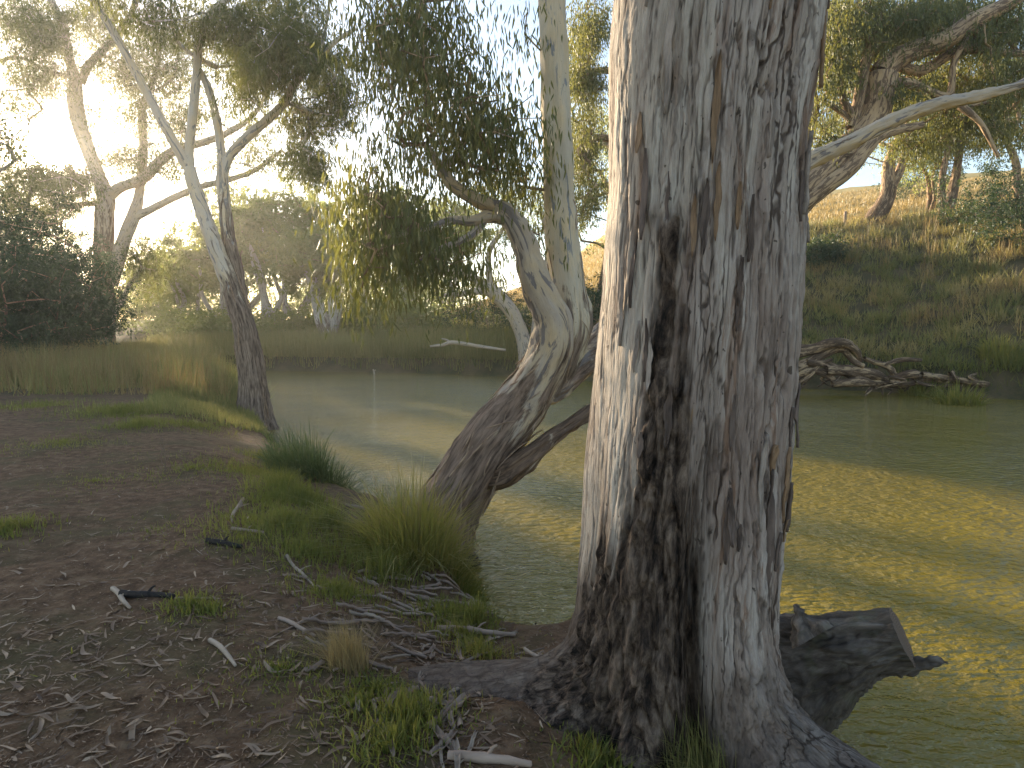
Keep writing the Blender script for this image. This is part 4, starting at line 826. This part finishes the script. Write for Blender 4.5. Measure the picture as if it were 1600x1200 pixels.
# the larger pale leaves one can pick out
big = [(24, 530+500), (330, 1020), (415, 620+240)]
proto = []
for s_ in range(8):
    r2 = np.random.RandomState(500+s_); nn = 6
    t = np.linspace(0, 1, 9); cur = r2.uniform(-.35, .35); wv = np.sin(np.pi*np.clip(t, .02, .98))**.7*.5
    c_ = np.stack([t-.5, cur*(t-.5)**2*2-cur*.25, .05*np.sin(t*6+s_)+.10*(t-.5)**2*4*r2.uniform(0, 1)], -1)
    w_ = .12+.06*r2.uniform()
    V = np.concatenate([c_+np.stack([0*t, wv*w_, .03*wv], -1), c_+[0, 0, -.012], c_-np.stack([0*t, wv*w_, -.03*wv], -1)])
    a = np.arange(8); Q = np.concatenate([np.stack([a, a+1, a+10, a+9], -1), np.stack([a+9, a+10, a+19, a+18], -1)])
    me_o = mesh('fallen_leaf', V, Q, M['litter'], attrs={'tint': np.full(len(V), .4+.6*r2.uniform())})
    proto.append(me_o.data); bpy.data.objects.remove(me_o)
r2 = np.random.RandomState(9); cnt = 0
while cnt < 230:
    px, py = r2.uniform(0, 860), 780+420*r2.uniform()**.7
    if px > 560 and py > 1150: continue
    x, y = Wz(px, py, .88); X, Y = np.array([x]), np.array([y]); _, dn, df, ins, nr = hcoarse(X, Y)
    if ins[0] or dn[0] < .25 or (px > 740 and py > 1010): continue
    z, N = ground_frame(X, Y)
    o = bpy.data.objects.new('fallen_leaf', proto[cnt % 8]); COL.objects.link(o)
    o.location = (x, y, float(z[0])+.010); s = r2.uniform(.07, .15)
    o.scale = (s, s, s); q_ = Vector(N[0]).to_track_quat('Z', 'Y'); o.rotation_mode = 'QUATERNION'
    from mathutils import Quaternion
    o.rotation_quaternion = q_ @ Quaternion((0, 0, 1), r2.uniform(0, 6.28))
    tag(o, 'curled dry gum leaf lying on the dirt bank', 'leaf', 'loose gum leaves on the dirt'); cnt += 1
# sticks and bark strips placed as in the photograph: (px0,py0,px1,py1,width px,kind,label)
stm = NT('stick wood'); bk = stm.attr('bk', True)
M['stick'] = stm.done(stm.bsdf(stm.ramp(stm.noise(bk, 20, 4, .6, .3, (1, 1, .15)), (.3, (.20, .14, .10)), (.7, (.42, .32, .25))), .85))
stm = NT('pale stick wood'); bk = stm.attr('bk', True)
M['pale'] = stm.done(stm.bsdf(stm.ramp(stm.noise(bk, 20, 4, .6, .3, (1, 1, .15)), (.3, (.26, .20, .15)), (.7, (.48, .39, .30))), .8))
stm = NT('charred wood'); bk = stm.attr('bk', True)
M['char'] = stm.done(stm.bsdf(stm.ramp(stm.noise(bk, 25, 4, .7), (.3, (.008, .008, .008)), (.75, (.05, .04, .035))), .8, stm.bump(stm.noise(bk, 60, 3), .6, .01)))
def ray_ground(px, py):
    z = .88
    for _ in range(4):
        x, y = Wz(px, py, z); z = float(H(np.array([x]), np.array([y]))[0])
    return np.array([x, y, z])
def stick(a, b, wpx, mat, label, name='stick', cat='stick', bend=.05, rise=0.0):
    A, B = ray_ground(*a), ray_ground(*b); D = (A[1]+B[1])/2; r = wpx/F*D/2
    A[2] += r*.8; B[2] += r*.8+rise; L = np.linalg.norm(B-A); rs = np.random.RandomState(int(a[0]*7+a[1]))
    root = thing(name, label, cat, (A+B)/2-[0, 0, r])
    pts = [A+(B-A)*t+rs.normal(size=3)*L*bend*.35*[1, 1, .3]*(0 < t < 1) for t in (0, .3, .65, 1)]
    w = Wood(); w.tube(pts, [r, r*1.05, r*.9, r*.6], 9, .02, 0, .12, 0, True, a[0]); w.build('shaft', M[mat], root)
    if L > .25:
        w = Wood(); m_ = pts[1]+(pts[2]-pts[1])*.5; w.tube([m_, m_+[L*.06, L*.05, r*1.5], m_+[L*.12, L*.07, r*2]], [r*.5, r*.35, r*.2], 6, .02); w.build('side_twig', M[mat], root)
    return root
for a in (((380, 780), (362, 818), 6, 'stick', 'reddish stick slanting down toward the green grass patch'), ((362, 828), (412, 834), 6, 'stick', 'short brown stick lying below the slanting reddish stick'),
          ((328, 1003), (368, 1043), 8, 'pale', 'short straight pale stick lying alone on the dirt'), ((176, 922), (203, 952), 8, 'pale', 'pale stick crossing the end of the charred branch'),
          ((188, 932), (272, 934), 12, 'char', 'charred black branch lying left of the small grass patch'), ((322, 848), (378, 858), 10, 'char', 'black burnt stick above the leaf litter heap'),
          ((272, 935), (343, 937), 4, 'stick', 'thin stick pointing right from the charred branch'), ((448, 870), (494, 922), 5, 'pale', 'thin grey stick slanting among the litter'),
          ((436, 968), (492, 996), 7, 'stick', 'brown stick pointing at the dry feathery tuft'), ((683, 983), (805, 994), 10, 'stick', 'long brown bark stick at the edge of the bank'),
          ((700, 1186), (830, 1200), 16, 'stick', 'thick peeled bark roll at the bottom beside the big root'), ((560, 872), (578, 850), 4, 'pale', 'thin pale stick poking out by the bright tussock'),
          ((500, 960), (420, 1000), 3, 'stick', 'slender twig across the small litter patch'), ((820, 1015), (865, 1040), 6, 'pale', 'grey twig lying against the base of the big trunk'), ((805, 1020), (850, 1010), 4, 'stick', 'short twig beside the foot of the big trunk'),
          ((195, 645), (225, 640), 3, 'stick', 'thin branch on the dirt near the tall grass'), ((720, 1140), (706, 1070), 9, 'stick', 'upright lying bark slab left of the big root'), ((540, 790), (590, 800), 5, 'stick', 'stick caught on the bank edge above the water')):
    stick(*a)
# flat bark strips
def bark_strip(px, py, L, wd, ang, label, tint, curl=.3, group=None):
    c = ray_ground(px, py); z, N = ground_frame(np.array([c[0]]), np.array([c[1]])); rs = np.random.RandomState(int(px*3+py))
    t = np.linspace(0, 1, 14)[:, None]; u = np.linspace(-1, 1, 7)[None]
    X = (t-.5)*L+0*u; Yv = u*wd/2*(1-.35*np.abs(t-.5)*2)+.05*L*np.sin(t*3+px); Zv = curl*wd*(u**2)+.01+.02*L*np.sin(t*5+py)+.012*rs.normal(size=(14, 1))*.3
    a = math.radians(ang); V = np.stack([X*math.cos(a)-Yv*math.sin(a)+c[0], X*math.sin(a)+Yv*math.cos(a)+c[1], 0*X], -1); V[..., 2] = H(V[..., 0], V[..., 1])+Zv+.004
    i = np.arange(98).reshape(14, 7); Q = np.stack([i[:-1, :-1], i[:-1, 1:], i[1:, 1:], i[1:, :-1]], -1).reshape(-1, 4)
    V2 = V.reshape(-1, 3); V3 = V2-[0, 0, .005]; Q2 = Q[:, ::-1]+98
    bnd = list(i[0])+list(i[1:, -1])+list(i[-1, -2::-1])+list(i[-2:0:-1, 0]); bnd = np.array(bnd); nb = np.roll(bnd, -1)
    Q3 = np.stack([nb, bnd, bnd+98, nb+98], -1)
    bkv = np.stack([X, Yv, Zv], -1).reshape(-1, 3)[:, [1, 2, 0]]
    o = mesh('bark_strip', np.concatenate([V2, V3]), np.concatenate([Q, Q2, Q3]), M[tint], attrs={'bk': np.concatenate([bkv, bkv]), 'old': np.zeros(196)})
    return tag(o, label, 'bark strip', group)
SP = [(700, 1065, .26, .06, 80, 'broad peeling bark sheet on the dirt by the big root'), (712, 1110, .22, .05, 70, 'lower broad bark sheet beside the big root'), (690, 1105, .2, .04, 150, 'bark piece crossing the broad bark sheets')]
for a in SP: bark_strip(*a, tint='stick')
for k in range(110):
    while True:
        px, py = 640+r2.normal()*90, 950+r2.normal()*55
        if k % 3 == 0: px, py = 690+r2.normal()*45, 1090+r2.normal()*60
        if py < 880 or py > 1190 or px > 820: continue
        x, y = Wz(px, py, .85); _, dn, df, ins, nr = hcoarse(np.array([x]), np.array([y]))
        if not ins[0] and dn[0] > .2: break
    bark_strip(px, py, r2.uniform(.10, .34), r2.uniform(.012, .032), r2.uniform(-40, 60) if k % 3 else r2.uniform(50, 130), 'narrow curled strip of shed bark in the litter heap left of the big trunk', 'stick' if k % 4 else 'pale', .5, 'shed bark strips')
# bare seedling stick standing on the dirt
c = ray_ground(258, 742); root = thing('dead_seedling', 'thin bare dead seedling standing upright on the dirt', 'dead plant', c)
w = Wood(); w.tube([c-[0, 0, .05], c+[.01, 0, .2], c+[-.01, 0, .42]], [.008, .007, .004], 6, .05); w.build('stem', M['twig'], root)
for k in range(7):
    w = Wood(); b = c+[0, 0, .10+.045*k]; s_ = 1 if k % 2 else -1; w.tube([b, b+[.03*s_, .01, .03], b+[.05*s_, .02, .07]], [.004, .003, .002], 5, .02); w.build('side_twig', M['twig'], root)
# fallen branch and drift wood on the far bank
def far_wood(name, label, cat, pts, D, mat, parts=()):
    p, r = path(pts, D); root = thing(name, label, cat, p[len(p)//2]); w = Wood(); w.tube(p, r, 10, .15, .2, .12, 0); w.build('shaft', M[mat], root)
    for q_ in parts:
        p, r = path(q_, D); w = Wood(); w.tube(p, r, 8, .15, .2, .12, 0); w.build('side_branch', M[mat], root)
far_wood('fallen_branch', 'pale fallen branch lying in the reeds of the far bank', 'fallen branch', [(672, 541, 3), (692, 539, 5), (705, 535, 6), (730, 538, 6), (755, 542, 5), (790, 547, 4)], 35.2, 'gum_pink', [[(705, 536, 4), (698, 531, 3), (690, 529, 2)]])
far_wood('floating_stick', 'small white stick standing out of the water near the far bank', 'stick', [(585, 586, 2.5), (584, 581, 2.5), (583, 577, 2)], 37, 'gum_pink', [[(584, 580, 2), (587, 578, 1.5)]])
# exposed roots of the far bank
rootm = 'gum_brown'
rt = thing('tangled_roots', 'tangle of exposed roots and washed-out logs along the far waterline', 'tree roots', P(1300, 590, 25.5))
rs = np.random.RandomState(8)
RP = [[(1180, 585, 22), (1240, 575, 18), (1275, 560, 14), (1310, 545, 12), (1340, 550, 9)], [(1230, 550, 20), (1270, 545, 18), (1310, 535, 16), (1335, 545, 12), (1345, 565, 8)], [(1230, 590, 14), (1265, 580, 13), (1290, 585, 12), (1310, 600, 9)],
      [(1290, 578, 16), (1330, 580, 18), (1365, 585, 16), (1385, 592, 9)], [(1390, 595, 7), (1420, 600, 8), (1450, 592, 8), (1480, 598, 7), (1500, 596, 5)], [(1430, 597, 5), (1460, 603, 6), (1490, 602, 5)], [(1320, 548, 10), (1335, 565, 10), (1350, 572, 8)],
      [(1380, 570, 7), (1410, 562, 8), (1440, 563, 6)], [(1240, 600, 9), (1262, 590, 9), (1280, 570, 8), (1300, 562, 6)], [(1400, 590, 12), (1425, 585, 14), (1450, 590, 10)]]
RP += [[(1490, 592, 9), (1530, 600, 11), (1570, 604, 9), (1620, 606, 7)], [(1540, 612, 5), (1570, 606, 6), (1600, 612, 5)], [(1300, 600, 12), (1345, 596, 16), (1390, 600, 12), (1420, 606, 7)], [(1260, 566, 10), (1300, 572, 12), (1330, 590, 9)], [(1440, 585, 9), (1475, 590, 10), (1520, 598, 8), (1560, 600, 6)], [(1350, 560, 8), (1390, 575, 9), (1400, 598, 6)]]
for k in range(46):
    x0 = rs.uniform(1235, 1590); y0 = rs.uniform(572, 600)+(x0-1235)*.03; RP.append([(x0, y0, rs.uniform(3, 6)), (x0+rs.normal()*10, y0+7, rs.uniform(3, 5)), (x0+rs.normal()*16, y0+18, 2)])
for k, r_ in enumerate(RP):
    p, r = path([(a, b, c_, rs.normal()*.15-.3) for a, b, c_ in r_], 25.3-(np.mean([a for a, _, _ in r_])-1240)*.0035)
    w = Wood(); w.tube(p, r, 9, .12, .5, .15, .02, True, k); w.build('root', M[rootm], rt)
# overhanging clay lip
# ================================================================== the sawn stub beside the big trunk
def stub():
    D = 3.45
    root = thing('sawn_log', 'dark sawn log stub jutting out over the water beside the big trunk', 'log', P(1300, 1050, D))
    p0, p1 = P(1170, 1048, D+.35), P(1414, 1003, D-.10)
    ax = p1-p0; L = np.linalg.norm(ax); ax /= L
    n, seg = 110, 150; t = np.linspace(0, 1, n); th = np.linspace(0, 2*math.pi, seg, endpoint=False)
    upv = np.array([0, 0, 1.]); upv -= ax*upv.dot(ax); upv /= np.linalg.norm(upv); sd = np.cross(ax, upv)
    top = np.interp(t, [0, .15, .23, .26, .32, .45, .7, 1], [.16, .25, .30, .42, .37, .31, .26, .20])
    bot = np.interp(t, [0, .2, .4, .6, .8, 1], [.66, .60, .44, .27, .20, .155])
    T_, TH = np.meshgrid(t, th, indexing='ij'); s = np.sin(TH); c = np.cos(TH)
    wdt = .21-.03*T_
    bx, by, bz = c*.2, s*.2, T_*L
    dd = .045*fbm(bx*5, by*5, bz*3, 3)-.018*ss(.7, 1, 1-np.abs(fbm(bx*16, by*16, bz*3.5, 3))*1.5)+.006*fbm(bx*50, by*50, bz*12, 2)
    spike = (.08*np.exp(-((T_-.235)/.035)**2)*np.clip(s, 0, 1)**6)*0
    rag = .03*np.abs(noise(bz*28, 0, 3))*np.clip(-s, 0, 1)**8*(T_ < .93)
    Rv = np.where(s > 0, top[:, None]*1.12, bot[:, None]*1.12)*.80
    V = p0+ax*(T_*L)[..., None]+upv*((s*(Rv+dd+rag+spike)))[..., None]+sd*((c*(wdt*.75+dd)))[..., None]
    i = np.arange(n*seg).reshape(n, seg); j = np.roll(i, -1, 1); Q = np.stack([i[:-1], j[:-1], j[1:], i[1:]], -1).reshape(-1, 4)
    m = NT('dark old log bark'); bk = m.attr('bk', True)
    a = m.noise(bk, 14, 6, .7, .5, (1, 1, .3)); b = m.noise(bk, 60, 5, .7, 0, (1, 1, .3))
    col = m.ramp(a, (.3, (.045, .036, .029)), (.5, (.13, .105, .085)), (.72, (.27, .23, .19)))
    col = m.mix(m.ramp(m.noise(bk, 6, 4, .6), (.55, 0.0), (.7, .4)), col, (.10, .11, .05))
    mat = m.done(m.bsdf(col, .9, m.bump(m.math('ADD', a, m.math('MULTIPLY', b, .4)), .9, .02), .1))
    mesh('log', V.reshape(-1, 3), Q, mat, root, {'bk': np.stack([bx, by, bz], -1).reshape(-1, 3)})
    # cut face
    rim = V[-1]; cen = rim.mean(0)+ax*.004; K = 8
    W2 = np.concatenate([cen+(rim-cen)*f_+ax*.004*(1-f_) for f_ in np.linspace(1, .02, K)])
    i = np.arange(K*seg).reshape(K, seg); j = np.roll(i, -1, 1); Q = np.concatenate([np.stack([i[:-1], j[:-1], j[1:], i[1:]], -1).reshape(-1, 4)])
    m2 = NT('sawn end grain'); rr = m2.attr('rad'); pos_ = m2.n('NewGeometry').outputs['Position']
    ring = m2.math('SINE', m2.math('MULTIPLY', m2.math('ADD', rr, m2.math('MULTIPLY', m2.noise(pos_, 12, 3), .12)), 70.0))
    c2 = m2.mix(m2.ramp(ring, (0, 0.0), (1, 1.0)), (.09, .058, .04), (.25, .17, .115)); c2 = m2.mix(m2.ramp(m2.noise(pos_, 8, 4), (.4, 0.0), (.6, .6)), c2, (.12, .09, .07))
    mesh('cut_face', W2, Q, m2.done(m2.bsdf(c2, .85)), root, {'rad': np.repeat(np.linspace(1, .02, K), seg)})
    w = Wood(); a_ = p1-upv*.10-ax*.22; w.tube([a_, a_+ax*.16-upv*.03, a_+ax*.32-upv*.035, a_+ax*.37-upv*.05], [.05, .055, .03, .006], 28, .008, 1, .3, .03); w.build('splinter', mat, root)
    w = Wood(); w.tube([P(1272, 995, D), P(1256, 972, D+.05), P(1243, 944, D+.08)], [.13, .07, .008], 28, .008, 1, .3, .035); w.build('spike', mat, root)
stub()
# small stump at the water edge
far = thing('old_stump', 'small dark stump end poking from the bank beside the bright tussock', 'stump', ray_ground(725, 880))
w = Wood(); c = ray_ground(715, 872); w.tube([c+[-.25, 0, 0], c+[.0, -.02, .05], c+[.22, -.04, .06]], [.11, .10, .085], 16, .03, 1, .2, .02); w.build('wood', M['char'], far)
# fence posts on the golden hill
for k, (px, py, D, lb) in enumerate(((1320, 352, 46, 'short old fence post on the hill crest near the big trunk'), (1476, 325, 50, 'short fence post right of the twin hilltop trunks'))):
    x = P(px, py, D); z = float(H(x[:1], x[1:2])[0]); root = thing('fence_post', lb, 'fence post', (x[0], x[1], z), 'old fence posts')
    w = Wood(); w.tube([[x[0], x[1], z-.2], [x[0], x[1], z+.5], [x[0]+.02, x[1], z+1.0]], [.1, .1, .09], 8, .2, 0, .1); w.build('post', M['stick'], root)
# ================================================================== morning haze
hv = [(-440, -140, -2.5), (440, -140, -2.5), (440, 540, -2.5), (-440, 540, -2.5), (-440, -140, 36), (440, -140, 36), (440, 540, 36), (-440, 540, 36)]
hq = [(0, 3, 2, 1), (4, 5, 6, 7), (0, 1, 5, 4), (1, 2, 6, 5), (2, 3, 7, 6), (3, 0, 4, 7)]
hm = bpy.data.materials.new('haze'); hm.use_nodes = True; t = hm.node_tree; t.nodes.clear(); o_ = t.nodes.new('ShaderNodeOutputMaterial'); v_ = t.nodes.new('ShaderNodeVolumePrincipled')
v_.inputs['Color'].default_value = (1, .95, .88, 1); v_.inputs['Density'].default_value = .0009; v_.inputs['Anisotropy'].default_value = .62
t.links.new(v_.outputs[0], o_.inputs['Volume'])
tag(mesh('haze', hv, np.array(hq), hm, smooth=False), kind='stuff')
